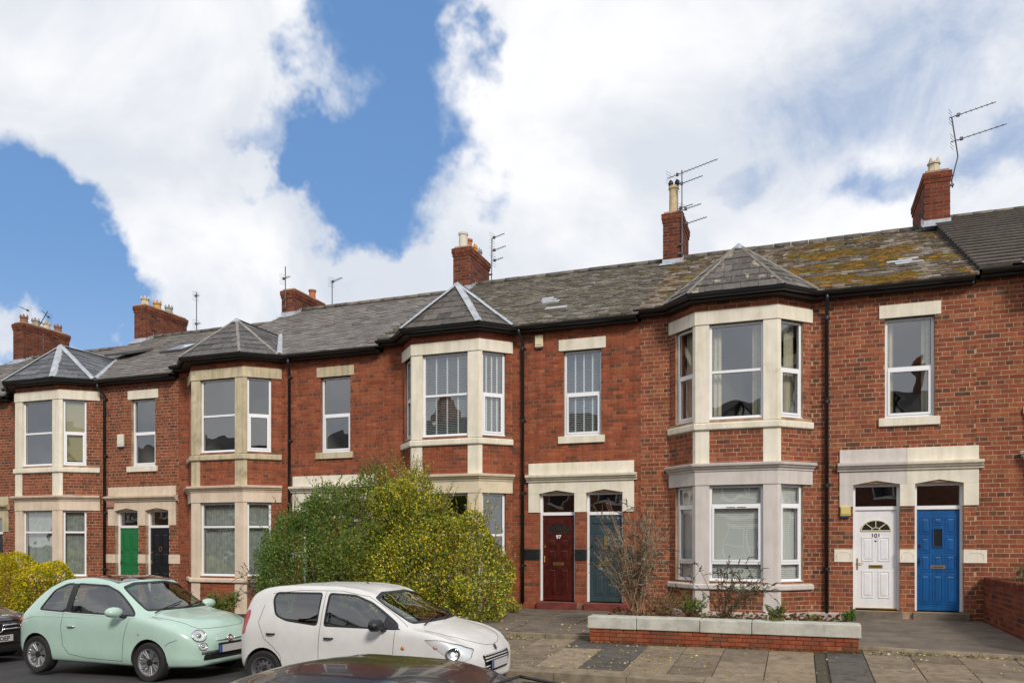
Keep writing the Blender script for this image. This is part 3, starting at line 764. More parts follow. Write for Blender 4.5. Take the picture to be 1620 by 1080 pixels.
        for (x0, x1, m), (a, b), left in zip(halves, (D1, D2), (True, False)):
            xx0, xx1 = (x0, x1 - .001) if left else (x0 + .001, x1)
            stone('lintel', m, head_fn(xx0, xx1, a, b, left), 0)
            stone('frieze', m, lambda mb: mb.box(xx0, xx1, -.1, .036, 3.035, 3.31))
            c0, c1 = (x0 - .04, x1 - .001) if left else (x0 + .001, x1 + .07)
            stone('cornice', m, lambda mb: mb.sweep([(c0, -.02), (c1, -.02)], [(q[0], q[1] + 2.862) for q in CORNICE]), 0)
        for (a, b, m) in ((dd + .82, D1[0], dst[0]), (D1[1], D2[0], dst[1]), (D2[1], dd + 3.36, dst[1])):
            def blk(mb, a=a, b=b):
                a -= .003 if a in (D1[1], D2[1]) else 0; b += .003 if b in (D1[0], D2[0]) else 0
                mb.box(a, b, -.16, .032, 2.13, 2.58)
                n = max(2, int((b - a) / .035))
                for k in range(n):
                    for z in (2.19, 2.50): mb.box(a + (k + .4) * (b - a) / n, a + (k + .6) * (b - a) / n, .030, .034, z, z + .012)
            stone('impost_block', m, blk, 0)
        bst = spec.get('band', dst[1])
        for (a, b) in ((dd + .72, D1[0]), (D1[1], D2[0]), (D2[1], dd + 3.50)):
            def bnd(mb, a=a, b=b):
                a -= .003 if a in (D1[1], D2[1]) else 0; b += .003 if b in (D1[0], D2[0]) else 0
                mb.box(a, b, -.12, .02, .985, 1.245)
                w = b - a; q = [(.12, 1.05), (.12, 1.13), (.22, 1.17), (.3, 1.19), (.7, 1.19), (.78, 1.17), (.88, 1.13), (.88, 1.05)]
                mb.tube([mb.P(a + w * t, .022, z) for t, z in q], .006, 4)
            stone('band_block', bst, bnd, 0)
        stone('lintel', spec.get('winstone', up), lambda m: m.box(dd + 1.57, dd + 2.70, -.12, .028, 5.97, 6.24))
        stone('sill', spec.get('winstone', up), lambda m: m.box(dd + 1.56, dd + 2.68, -.12, .06, 3.76, 3.93))
        window(H, Vector((W[0], 0, 3.93)), Vector((1, 0, 0)), W[1] - W[0], 2.04, (.5, .5), opener=(0,), d=-.10)
        step = spec.get('step', CONCRETE)
        stone('doorstep', step, lambda m: m.box(D1[0] - .04, D1[1] + .04, -.24, .10, gz(xL) + .15, -.022))
        stone('doorstep', step, lambda m: m.box(D2[0] - .04, D2[1] + .10, -.24, .08, gz(xL) + .15, -.026))
        for (a, b), (style, M, lab, num) in zip((D1, D2), spec['doors']):
            lf = door(H, a, b, 0, 2.60, style, M, lab)
            if num: text_obj(num[0], ((a + b) / 2, .139 + .0, num[2]), num[1], num[3], lf)
        key = spec['dress'].get('single')
        Oz = Vector((W[0] + .04, 0, 3.98)); ww = W[1] - W[0] - .08
        if key == 'tapeblind': fit(blind(Oz, Vector((1, 0, 0)), ww, 1.95, f"white slatted blind with tapes in the single upper window of {nm}", d=-.2, tapes=3, closed=.42, m=mat('blind_grey', (.72, .74, .75), .6)))
        if key == 'curtains':
            fit(curtain(Oz, Vector((1, 0, 0)), .14, 1.95, f"left cream curtain in the single upper window of {nm}"))
            fit(curtain(Oz + Vector((ww - .17, 0, 0)), Vector((1, 0, 0)), .17, 1.95, f"right cream curtain in the single upper window of {nm}"))
    # rooms behind the windows
    def rooms(mb):
        for z0, z1 in ((-.02, 2.95), (3.35, 6.35)):
            mb.wbox(xL + .12, xR - .12, 4.2, 4.3, z0, z1)
            mb.wbox(xL + .12, xL + .2, .26, 4.2, z0, z1); mb.wbox(xR - .2, xR - .12, .26, 4.2, z0, z1)
            if door_side: mb.wbox(dd + .80, dd + .88, .26, 4.2, z0, z1)
        if door_side: mb.wbox(dd + 2.05, dd + 2.13, .26, 4.2, -.02, 2.95)
    part('interior_wall', H, ROOMW, rooms)
    def floors(mb):
        y0 = .25
        for z0, z1 in ((-.12, -.03), (2.96, 3.34), (6.36, 6.46)):
            mb.wbox(xL + .13, xR - .13, y0, 4.35, z0, z1)
            if bay:
                q = off_path(path, -.17); i = mb.addv([(q[0].x, .24, z0), (q[1].x, q[1].y, z0), (q[2].x, q[2].y, z0), (q[3].x, .24, z0), (q[0].x, .24, z1), (q[1].x, q[1].y, z1), (q[2].x, q[2].y, z1), (q[3].x, .24, z1)])
                mb.face(i + 3, i + 2, i + 1, i); mb.face(i + 4, i + 5, i + 6, i + 7)
                for j in range(4): mb.face(i + j, i + (j + 1) % 4, i + 4 + (j + 1) % 4, i + 4 + j)
    part('interior_floor', H, ROOMF, floors)
    # eaves: fascia, gutter
    zr = spec['ridge']; ze = 6.60; yr = 5.3
    gp = [(xL - spec.get('gl', .06), 0)] + ([(xl, 0), (xfl, -p), (xfr, -p), (xr, 0)] if bay else []) + [(xR - .06, 0)]
    gpath = gp
    stone('fascia', FASCIA, lambda m: m.sweep(gpath, [(.0, 6.47), (.20, 6.47), (.20, 6.56), (0, 6.56)]), 0)
    G = [(.20 + .075 + .075 * math.cos(t), 6.585 + .075 * math.sin(t)) for t in [math.pi + math.pi * j / 6 for j in range(7)]]
    G += [(.275 + .062 * math.cos(t), 6.585 + .062 * math.sin(t)) for t in [2 * math.pi - math.pi * j / 6 for j in range(7)]]
    stone('gutter', BLACKP, lambda m: m.sweep(gpath, G), 0)
    # roof
    rm, pal_r, gauge, wid = spec['roof']
    O = Vector((xL, -.31, ze)); V = Vector((0, yr + .31, zr - ze)); Lv = V.length; V.normalize(); U = Vector((1, 0, 0)); N = U.cross(V)
    rb = MB(); wd = xR - xL
    def plane(mb, pts, drop=.012):
        pts = [Vector(q) - Vector((0, 0, drop)) for q in pts]; mb.poly(pts)
    plane(rb, [O, O + U * wd, O + U * wd + V * Lv, O + V * Lv]); 
    back = Vector((xL, yr * 2, ze)); rb.poly([O + V * Lv - Vector((0, 0, .012)), O + U * wd + V * Lv - Vector((0, 0, .012)), back + U * wd, back])
    rb.poly([O - Vector((0, 0, .02)), O + V * Lv - Vector((0, 0, .02)), back]); rb.poly([O + U * wd - Vector((0, 0, .02)), O + U * wd + V * Lv - Vector((0, 0, .02)), back + U * wd])
    rb.wbox(xL, xR, 5.0, yr * 2 - .1, 0, 6.5)
    roof = None
    srecs = lay_slates(O, U, V, N, [(0, -.03), (wd, -.03), (wd, Lv - .05), (0, Lv - .05)], gauge, wid, pal_r, **spec.get('slatekw', {}))
    if bay:
        q = off_path(path, .33); xq0, xq1 = q[1].x, q[2].x
        xa = (xfl + xfr) / 2; Ap = Vector((xa, .12, spec.get('apex', 7.85)))
        SL = Vector((xq0 - (xfl - xl) * .95 - .02, -.31, ze)); SR = Vector((xq1 + (xr - xfr) * .95 + .02, -.31, ze)); FL = Vector((q[1].x, q[1].y, ze)); FR = Vector((q[2].x, q[2].y, ze))
        ty = (Ap.z - ze) / (zr - ze) * (yr + .31) - .31
        RB = Vector((xa, ty + .05, Ap.z))
        bm_, bpal, bg, bw = spec['bayroof']
        tris = [(FL, FR, Ap), (SL, FL, Ap), (FR, SR, Ap), (SL, Ap, RB), (SR, RB, Ap)]
        for (a, b, c) in tris: rb.poly([a - Vector((0, 0, .01)), b - Vector((0, 0, .01)), c - Vector((0, 0, .01))])
        brecs = []
        def tri_slates(a, b, c, Uv):
            Nn = (b - a).cross(c - a).normalized()
            if Nn.z < 0: Nn = -Nn
            Uv = Uv.normalized(); Vv = Nn.cross(Uv).normalized()
            if Vv.z < 0: Vv = -Vv
            P2 = [((t - a).dot(Uv), (t - a).dot(Vv)) for t in (a, b, c)]
            brecs.extend(lay_slates(a, Uv, Vv, Nn, P2, bg, bw, bpal, thick=.014))
        tri_slates(FL, FR, Ap, FR - FL); tri_slates(SL, FL, Ap, FL - SL); tri_slates(FR, SR, Ap, SR - FR)
        tri_slates(SL, Ap, RB, Ap - RB); tri_slates(SR, RB, Ap, Ap - RB)
    roof = rb.build('roof', mat('roof_felt', (.03, .028, .025), .9), H)
    if bay:
        # hide the part of the main slope that lies under the little bay roof
        def under(r):
            t, b = slate_pts(r); c = sum(t, Vector()) / len(t)
            for (a, b2, c2) in ((SL, Ap, RB), (SR, RB, Ap), (SL, FL, Ap), (FR, SR, Ap), (FL, FR, Ap)):
                def sgn(p1, p2, p3): return (p1.x - p3.x) * (p2.y - p3.y) - (p2.x - p3.x) * (p1.y - p3.y)
                d1, d2, d3 = sgn(c, a, b2), sgn(c, b2, c2), sgn(c, c2, a)
                if not ((d1 < 0 or d2 < 0 or d3 < 0) and (d1 > 0 or d2 > 0 or d3 > 0)): return False
            return True
        srecs = [r for r in srecs if under(r)]
        finish_slates(brecs, roof, bm_, 'bay_slate', 140)
        hips = spec['hips']
        def strip(a, b, w, th, m, name='hip_strip', lift=.02):
            a, b = Vector(a), Vector(b); d = (b - a).normalized(); sd_ = d.cross(Vector((0, 0, 1))).normalized(); upv = sd_.cross(d).normalized()
            mb = MB(); n = max(1, int((b - a).length / .5))
            pts = [a + (b - a) * k / n for k in range(n + 1)]
            for k in range(n):
                p0, p1 = pts[k], pts[k + 1] + d * (.015 if k < n - 1 else 0); jz = .004 * (k % 2)
                vs = []
                for pnt in (p0, p1):
                    for (sw, hh) in ((-w / 2, -.012), (-w * .22, .012), (0, .026), (w * .22, .012), (w / 2, -.012)): vs.append(tuple(pnt + sd_ * sw + upv * (hh + lift + jz)))
                i = mb.addv(vs)
                for j in range(4): mb.face(i + j, i + 5 + j, i + 6 + j, i + 1 + j)
                for pnt in (p0, p1): pass
            o2 = mb.build(name, m, roof, recalc=False); so = o2.modifiers.new('s', 'SOLIDIFY'); so.thickness = .006; so.offset = 0
            return o2
        hm, hw = hips
        for b in (SL, FL, FR, SR): strip(Ap, b, hw, .01, hm)
        strip(Ap - Vector((0, .04, 0)), RB, max(hw, .12), .01, hm if hw > .1 else mat('ridge_clay', (.10, .08, .06), .9, var=.3), 'bay_ridge')
        if spec.get('valley'): strip(SR + Vector((.06, 0, .03)), RB + Vector((.10, 0, .02)), .16, .01, LEAD, 'valley_lead')
        cap = MB(); cap.lathe([(.17, -.10), (.10, -.02), (.03, .05), (.0, .07)], Ap, seg=8); cap.build('lead_cap', LEAD, roof, True)
    finish_slates(srecs, roof, rm, spec.get('tilename', 'slate'), spec.get('ns', 300))
    # ridge tiles, each its own
    x = xL + .02; rt = None
    rcol = [(.11, .095, .08), (.14, .12, .10), (.09, .08, .07), (.17, .15, .12)]
    while x < xR - .1:
        if rt is None:
            mb = MB(); L = .44; n = 6
            pr_ = [(.13 * math.cos(t), .13 * math.sin(t) - .03) for t in [math.pi * j / n for j in range(n + 1)]]
            i = mb.addv([(0, a, b) for a, b in pr_] + [(L, a, b) for a, b in pr_] + [(0, a * .86, b - .02) for a, b in pr_] + [(L, a * .86, b - .02) for a, b in pr_])
            for j in range(n): mb.face(i + j, i + j + 1, i + n + 2 + j, i + n + 1 + j)
            m_ = 2 * (n + 1)
            for j in range(n): mb.face(i + j, i + m_ + j, i + m_ + j + 1, i + j + 1); mb.face(i + n + 1 + j, i + n + 2 + j, i + m_ + n + 2 + j, i + m_ + n + 1 + j)
            rt = mb.build('ridge_tile', mat('ridge_tile', (1, 1, 1), .9, tint=True, var=.3, vscale=14, bump=.3), roof, True)
            t = rt
        else: t = link('ridge_tile', rt.data, roof)
        t.location = (x, yr, zr + .02 + random.uniform(-.006, .006)); t.color = (*random.choice(rcol), 1); x += .45
    return H, roof, O, U, V, N

BR = (1.0, 1.0, 1.0)
DARKSL = [(.10, .086, .074), (.115, .098, .084), (.074, .068, .062), (.115, .10, .088)]
GREYSL = [(.165, .147, .132), (.18, .162, .146), (.15, .134, .12), (.195, .176, .16)]
MOSSL = [(.15, .13, .105), (.20, .175, .145), (.11, .095, .075), (.34, .32, .29), (.29, .265, .23), (.17, .145, .115), (.13, .11, .085)]
houses = {}
houses['d'] = house(dict(who="the house with the white and blue doors", label="brick house with pale mauve and cream stone bay, mossy roof, white and blue doors", zs=1, zo=0, x=(-3.34, 3.31), d=0,
    bay=(-2.70, -2.05, -.39, .28, .65), pal=(1.0, 1.0, 1.0), soft=.18, mortar=MORTAR, stone=(STONE, STONE_LILAC, (STONE_LILAC, STONE)), lower=(.17, .64, .19), lopen=(1,), vent=True, gl=.12,
    doors=[('white', DOORWHITE, 'white panelled door with gold fanlight and number', ('101', .125, 1.488, BLACKP)), ('blue', DOORBLUE, 'bright blue panelled door with small leaded pane', None)],
    dress={'ground floor': 'blind', 'upper floor': 'curtains', 'single': 'curtains'}, ridge=9.58, roof=(SLATE_MOSS, MOSSL, .235, .25), slatekw=dict(jitter=.004, thick=.030),
    bayroof=(mat('slate_stained', (1, 1, 1), .8, tint=True, var=.3, vscale=10, bump=.4, bscale=50, stain=[((.34, .30, .22), 4.5, .57, .66)], stretch=(1, 1, .35)), [(.085, .075, .066), (.10, .09, .08), (.12, .11, .10)], .235, .36), hips=(mat('mortar_hip', (.20, .18, .15), .9, var=.3), .07), apex=7.88))
houses['c'] = house(dict(who="the house with the red and teal doors", label="brick house with cream stone bay, lead hips on its bay roof, red and teal doors", zs=.985, zo=0, x=(-9.98, -3.34), d=-6.86,
    bay=(-9.42, -8.84, -7.07, -6.46, .63), pal=(1.08, .98, .90), soft=.28, mortar=MORTAR2, stone=(STONE, mat('stone_tan', (.66, .57, .41), .75, var=.12, vscale=3, bump=.12, stain=[((.36, .27, .15), 1.6, .6, .8)]), STONE), band=STONE_BLACK, step=REDSTEP,
    doors=[('red', DOORRED, 'dark red panelled door with leaded fanlight and number', ('97', .125, 1.50, UPVC)), ('teal', DOORTEAL, 'dark teal panelled door with brass knocker', None)],
    dress={'upper floor': 'tapeblind', 'single': 'tapeblind', ('ground floor', 'middle'): None}, ridge=9.70, roof=(SLATE_LICHEN, [(.15, .132, .108), (.18, .16, .13), (.13, .115, .092), (.23, .205, .175)], .235, .25), slatekw=dict(jitter=.003, thick=.026), lower=(.5, .5),
    bayroof=(SLATE, DARKSL, .24, .36), hips=(LEAD, .20), apex=7.92))
houses['b'] = house(dict(who="the house behind the big bush", label="brick house with weathered buff stone bay, half hidden behind the big bush", zs=.975, zo=-.08, x=(-16.61, -9.98), d=-13.55,
    bay=(-16.25, -15.55, -13.82, -13.10, .65), pal=(1.06, .98, .92), soft=.30, mortar=MORTAR2, stone=(STONE_OLD, STONE_PEACH, STONE), winstone=STONE_OLD,
    doors=[('black', DOORBLACK, 'dark front door behind the bush', None), ('teal', DOORTEAL, 'blue grey front door behind the bush', None)],
    dress={'ground floor': 'nets', ('upper floor', 'middle'): None}, ridge=9.72, roof=(SLATE, GREYSL, .26, .30), slatekw=dict(thick=.018),
    bayroof=(SLATE, [(.10, .092, .09), (.12, .11, .105), (.085, .08, .078)], .25, .36), hips=(mat('mortar_hip2', (.26, .24, .22), .9, var=.3), .08), apex=7.85, valley=True))
houses['a'] = house(dict(who="the house with the green door", label="brick house with pale stone bay and green door behind the yellow hedge", zs=.96, zo=-.17, x=(-23.21, -16.61), d=-20.06,
    bay=(-23.0, -22.2, -20.40, -19.58, .68), soft=.3, pal=(.92, .92, .95), mortar=MORTAR, stone=(STONE, STONE_PEACH, STONE_PEACH), winstone=STONE,
    doors=[('green', DOORGREEN, 'bright green panelled door', None), ('black', DOORBLACK, 'glossy black door with round brass knocker', None)],
    dress={'ground floor': 'nets', ('upper floor', 'right'): 'roller'}, ridge=9.62, roof=(SLATE, GREYSL, .26, .30), slatekw=dict(thick=.018),
    bayroof=(SLATE, [(.11, .115, .125), (.13, .135, .145), (.095, .10, .11)], .25, .34), hips=(LEAD, .19), apex=7.90, valley=True))
houses['z'] = house(dict(who="the leftmost house", label="leftmost brick house, mostly outside the picture beyond the grey bay roof", zs=.945, zo=-.30, x=(-29.9, -23.21), d=-26.75,
    pal=(.88, .90, .95), mortar=MORTAR, stone=(STONE_OLD, STONE_OLD, STONE_OLD), doors=[('black', DOORBLACK, 'dark front door', None), ('black', DOORBLACK, 'dark front door', None)],
    dress={}, ridge=9.62, roof=(SLATE, GREYSL, .26, .30), nb=60, ns=80, slatekw=dict(thick=.018)))
houses['e'] = house(dict(who="the rightmost house", label="rightmost brick house under dark ribbed concrete roof tiles", zs=1.0, zo=.10, x=(3.31, 10.0), d=6.85,
    bay=(4.15, 4.80, 6.50, 7.15, .65), pal=(.98, .98, .95), soft=.18, mortar=MORTAR, stone=(STONE, STONE, STONE), doors=None, dress={}, ridge=9.66, roof=(mat('concrete_tile', (1, 1, 1), .85, tint=True, var=.25, vscale=8, bump=.3, stain=[((.13, .14, .04), 2.4, .66, .78)]), [(.095, .08, .066), (.105, .088, .073), (.088, .074, .062)], .33, .38),
    slatekw=dict(thick=.045, gap=.0005, jitter=.0, even=True), tilename='roof_tile', bayroof=(SLATE, DARKSL, .24, .36), hips=(LEAD, .15), gl=-.05, nb=300))

# ------------------------------------------------------------------ chimneys
def pot(parent, kind, x, y, z):
    mb = MB()
    if kind == 'tall': mb.lathe([(.145, 0), (.135, .08), (.125, .70), (.15, .72), (.15, .80), (.11, .80), (.11, .5), (0, .5)], (x, y, z)); M = mat('pot_buff', (.52, .40, .24), .8, var=.2)
    elif kind == 'white': mb.lathe([(.14, 0), (.135, .42), (.155, .43), (.155, .50), (.12, .50), (.12, .3), (0, .3)], (x, y, z)); M = mat('pot_white', (.62, .58, .48), .8, var=.15)
    elif kind == 'red': mb.lathe([(.12, 0), (.115, .34), (.14, .35), (.14, .41), (.10, .41), (.10, .25), (0, .25)], (x, y, z)); M = TERRA
    else:
        M = {'orange': POTORANGE, 'cream': POTCREAM, 'grey': POTGREY, 'brown': mat('pot_brown', (.24, .11, .06), .85, var=.3)}[kind]
        mb.lathe([(.17, 0), (.15, .05), (.13, .24), (.16, .25), (.16, .29), (.11, .29), (.11, .15), (0, .15)], (x, y, z), seg=8)
        for k in range(4):
            t = math.pi / 4 + k * math.pi / 2; mb.lathe([(.045, 0), (.04, .06), (.015, .12)], (x + .115 * math.cos(t), y + .115 * math.sin(t), z + .285), seg=6)
    o = mb.build('chimney_pot', M, parent); smooth_angle(o); return o
def chimney(hk, x0, x1, y0, y1, z1, pots, zb=8.0, pal=(.58, .54, .58), cap=2, nb=80):
    H = houses[hk][0]; loc = H.location.z; s = H.scale[2]
    Z = lambda z: (z - loc) / s
    mb = MB(); z0, zt = Z(zb), Z(z1)
    mb.wbox(x0, x1, y0, y1, z0, zt - .02)
    ch = mb.build('chimney', mat('mortar_sooty', (.17, .12, .09), .95, var=.4, vscale=4), H)
    recs = []
    for (O, u, L) in ((Vector((x0, y0, 0)), (1, 0), x1 - x0), (Vector((x1, y0, 0)), (0, 1), y1 - y0), (Vector((x0, y1, 0)), (0, -1), y1 - y0)):
        lay_bricks(recs, O, u, L, z0, zt - .28, [], pal, zref=0, plain=True)
    finish_bricks(recs, ch, 'brickwork', BRICK, nb)
    c = MB(); recs = []
    for k, (e, a, b) in enumerate(((.022, .28, .18), (.042, .18, .02))):
        c.wbox(x0 - e, x1 + e, y0 - e, y1 + e, zt - a, zt - b)
        for (O, u, L) in ((Vector((x0 - e, y0 - e, 0)), (1, 0), x1 - x0 + 2 * e), (Vector((x1 + e, y0 - e, 0)), (0, 1), y1 - y0 + 2 * e), (Vector((x0 - e, y1 + e, 0)), (0, -1), y1 - y0 + 2 * e)):
            lay_bricks(recs, O, u, L, zt - a, zt - b, [], pal, zref=zt - a, plain=True)
    cp = c.build('chimney_cap', MORTAR2, ch)
    bricks_to_mesh(MB(), recs).build('cap_brickwork', BRICK, ch)['kind'] = 'stuff'
    f = MB(); f.lathe([(.0, 0), (.0, .001)], (0, 0, -50), seg=3)
    f = MB(); f.wbox(x0 + .02, x1 - .02, y0 + .02, y1 - .02, zt - .03, zt + .05); f.build('mortar_flaunching', MORTAR, ch)
    # stepped lead flashing at the foot
    zr = houses[hk][2].z + (5.3 + .31) / 1.0 * 0
    O, U, V, N = houses[hk][2:]
    l = MB(); zroof = lambda y: O.z + (y + .31) * V.z / V.y
    l.wbox(x0 - .02, x1 + .02, y0 - .025, y0 - .002, zroof(y0) - .1, zroof(y0) + .14)
    l.T = (Vector((x0 - .1, y0 - .30, zroof(y0 - .30) + .05)), U, -V); i = l.addv([tuple(Vector((x0 - .08, y0 - .28, zroof(y0 - .28) + .045))), tuple(Vector((x1 + .08, y0 - .28, zroof(y0 - .28) + .045))), tuple(Vector((x1 + .08, y0, zroof(y0) + .05))), tuple(Vector((x0 - .08, y0, zroof(y0) + .05)))]); l.face(i, i + 1, i + 2, i + 3)
    l.T = ID; y = y0
    while y < 5.25:
        l.wbox(x1 + .002 + .008, x1 + .022, y, y + .12, zroof(y) - .02, zroof(y) + .16); l.wbox(x0 - .022, x0 - .010, y, y + .12, zroof(y) - .02, zroof(y) + .16); y += .12
    l.build('lead_flashing', LEAD, ch)
    for (k, fx, fy) in pots: pot(ch, k, x0 + (x1 - x0) * fx, y0 + (y1 - y0) * fy, zt + .02)
    return ch
ch_cd = chimney('d', -3.62, -3.10, 4.8, 6.3, 10.78, [('tall', .52, .14)])
ch_c = chimney('c', -10.20, -9.62, 4.8, 6.4, 10.64, [('white', .45, .12), ('red', .5, .33), ('orange', .5, .58), ('grey', .5, .83)])
ch_de = chimney('e', 3.06, 3.64, 4.8, 7.0, 10.86, [('cream', .42, .10), ('cream', .45, .8)], pal=(.64, .56, .58))
ch_b = chimney('b', -16.66, -16.14, 4.8, 6.7, 10.02, [('red', .5, .75)], pal=(.58, .53, .56))
ch_a = chimney('a', -23.22, -22.70, 4.8, 6.9, 10.18, [('cream', .5, .12), ('orange', .5, .40), ('grey', .5, .68)], pal=(.60, .55, .58), zb=7.6)
ch_z = chimney('z', -29.5, -28.95, 4.8, 6.9, 10.12, [('brown', .5, .12), ('grey', .5, .36), ('cream', .5, .6), ('brown', .5, .85)], pal=(.56, .52, .54), zb=7.6)
mb = MB()
for dx in (-.09, .09): mb.lathe([(.03, 0), (.075, .06), (.07, .13), (.03, .19), (.0, .20)], (-3.34 + dx, 5.0, 11.60), seg=8)
mb.build('pot_cowl', BLACKP, ch_cd, True)

# ------------------------------------------------------------------ pipes, alarm boxes, vents
def downpipe(hk, x, ztop, zbot, dx=.1, y=-.075):
    H = houses[hk][0]; mb = MB(); r = .04
    mb.tube([(x + dx, -.27, ztop + .05), (x + dx, -.27, ztop - .08), (x, y, ztop - .30), (x, y, zbot)], r, 10)
    p = mb.build('downpipe', BLACKP, H, True)
    b = MB(); z = ztop - .45
    while z > zbot + .3:
        b.tube([(x, y, z), (x, y, z + .07)], r + .012, 10); b.wbox(x - .07, x + .07, -.03, -.005, z + .02, z + .05); z -= 1.75
    b.build('pipe_bracket', BLACKP, p)
downpipe('d', .57, 6.50, -.12, .0); downpipe('c', -6.17, 6.42 / .985, -.05, -.03); downpipe('b', -12.80, 6.45, -.3); downpipe('a', -19.33, 6.45, -.3, -.06)
def alarm(x0, x1, z0, z1, m, label):
    r = thing('alarm_box', label, 'alarm box', 'burglar alarm boxes on the walls', ((x0 + x1) / 2, -.02, z0)); w = (x1 - x0) / 2; h = z1 - z0
    def f(mb): mb.box(-w, w, -.012, .05, 0, h); 
    a = part('case', r, m, f); bv = a.modifiers.new('b', 'BEVEL'); bv.width = .012; bv.segments = 2
    part('lid', r, m, lambda mb: mb.box(-w * .82, w * .82, .05, .062, h * .18, h * .88)); part('strobe', r, mat('dark_lens', (.05, .06, .12), .3), lambda mb: mb.box(-w * .8, w * .8, -.01, .04, -.035, -.002))
alarm(-5.87, -5.67, 6.02, 6.30, ALARM, "cream alarm box under the gutter beside the downpipe of the red door house")
alarm(.83, 1.03, 1.94, 2.14, mat('box_yellow', (.62, .50, .18), .5), "small yellowish box beside the top of the white door")
alarm(-18.85, -18.62, 4.20, 4.56, ALARMW, "white alarm box left of the narrow upper window above the green door")
alarm(-25.1, -24.85, 4.25, 4.55, ALARMW, "white alarm box at the left edge of the terrace")
alarm(-19.26, -18.98, 2.42, 2.76, mat('box_pink', (.42, .20, .15), .6), "faded pink box beside the stone canopy of the green door house")

# ------------------------------------------------------------------ roof windows and slips
def rooflight(hk, u0, v0, w, h, openz, label='roof_window'):
    H, roof, O, U, V, N = houses[hk]
    f = MB(); base = O + U * (u0 - O.x) + V * v0
    def b(mb, a0, a1, b0, b1, h0, h1, tilt=0):
        pts = []
        for hh in (h0, h1):
            for (a, c) in ((a0, b0), (a1, b0), (a1, b1), (a0, b1)): pts.append(tuple(base + U * a + V * c + N * (hh + tilt * (h - c) )))
        i = mb.addv(pts); mb.face(i + 3, i + 2, i + 1, i); mb.face(i + 4, i + 5, i + 6, i + 7)
        for j in range(4): mb.face(i + j, i + (j + 1) % 4, i + 4 + (j + 1) % 4, i + 4 + j)
    for r in ((0, w, 0, .08), (0, w, h - .08, h), (0, .08, .08, h - .08), (w - .08, w, .08, h - .08)): b(f, *r, .02, .09, openz)
    fo = f.build('roof_window', mat('rooflight_frame', (.09, .085, .08), .5), roof)
    g = MB(); b(g, .08, w - .08, .08, h - .08, .06, .07, openz); g.build('pane', mat('rooflight_glass', (.42, .50, .60), .06, spec=.9), fo)
rooflight('a', -21.5, 2.6, 1.0, 1.15, .14); rooflight('a', -19.5, 2.9, .95, 1.1, .02)
def slip(hk, u0, v0, w, h, M, name):
    H, roof, O, U, V, N = houses[hk]; mb = MB(); base = O + U * (u0 - O.x) + V * v0; pts = []
    for hh in (.03, .06):
        for (a, c) in ((0, 0), (w, 0), (w, h), (0, h)): pts.append(tuple(base + U * a + V * c + N * hh))
    i = mb.addv(pts); mb.face(i + 3, i + 2, i + 1, i); mb.face(i + 4, i + 5, i + 6, i + 7)
    for j in range(4): mb.face(i + j, i + (j + 1) % 4, i + 4 + (j + 1) % 4, i + 4 + j)
    mb.build(name, M, roof)
for (a, b) in ((.95, 5.35), (1.0, .75)): slip('d', a + .2, b, .8 if b < 1 else .9, .10, BLACKP, 'roof_vent')
slip('c', -5.6, 4.1, .32, .14, BLACKP, 'roof_vent'); slip('c', -5.35, 4.12, .10, .10, LEAD, 'roof_vent')
PALE = mat('new_slate', (.40, .41, .43), .5, var=.1)
for (hk, a, b, w) in (('d', 2.0, 1.65, .55), ('d', 1.85, 1.9, .5), ('d', 2.1, 2.1, .4), ('c', -6.35, 2.6, .3), ('c', -6.3, 2.35, .4), ('c', -6.2, 2.1, .45), ('c', -5.9, 1.3, .55)):
    slip(hk, a, b, w, .18, PALE, 'replacement_slate')

# ------------------------------------------------------------------ television aerials
BD = Vector((.906, -.423, 0))
def aerial(label, base, mast, booms, m=GALV, lean=(0, 0)):
    """mast: points from the base; booms: (height, start, length, elements, direction)"""
    r = thing('television_aerial', label, 'aerial', 'television aerials on the chimneys', base)
    def f(mb): mb.tube(mast, .018, 6)
    part('mast', r, m, f)
    br = MB(); br.wbox(-.10, .03, -.03, .03, mast[0][2] + .05, mast[0][2] + .09); br.wbox(-.10, .03, -.03, .03, mast[0][2] + .3, mast[0][2] + .34); br.build('bracket', m, r)
    for (p, a, L, n, d, el) in booms:
        mb = MB(); p = Vector(p); d = Vector(d).normalized(); sd_ = Vector((-d.y, d.x, 0))
        mb.tube([p + d * a, p + d * (a + L)], .011, 5)
        bo = mb.build('boom', m, r)
        e = MB()
        for k in range(n):
            q = p + d * (a + L * (k + .3) / n); w = el * (1 - .25 * k / n)
            e.tube([q - sd_ * w, q + sd_ * w], .005, 4)
        if n > 3:
            q = p + d * (a + .03)
            for h in (-.16, -.08, .08, .16): e.tube([q - sd_ * .13 + Vector((0, 0, h)), q + sd_ * .13 + Vector((0, 0, h))], .005, 4)
            q = p + d * (a + L * .2); e.wbox(q.x - .035, q.x + .035, q.y - .035, q.y + .035, q.z - .03, q.z + .04)
        e.build('element', m, bo)
    return r
aerial("tall aerial with four booms beside the single tall pot", (-3.08, 4.75, 9.5), [(0, 0, 0), (0, 0, 2.42)],
       [((0, 0, 2.34), -.48, 1.62, 14, BD, .10), ((0, 0, 2.04), -.18, .85, 8, BD, .08), ((0, 0, .86), 0, .80, 8, BD, .09), ((0, 0, 1.28), 0, .62, 7, BD, .09), ((-.18, .1, 1.36), .05, .5, 5, BD, .07)])
aerial("short aerial with three booms behind the chimney with four pots", (-9.50, 6.3, 9.9), [(0, 0, 0), (.02, 0, 1.50)],
       [((0, 0, 1.50), 0, .62, 6, BD, .09), ((0, 0, 1.08), 0, .68, 6, BD, .09), ((0, 0, .74), .05, .5, 5, BD, .09)])
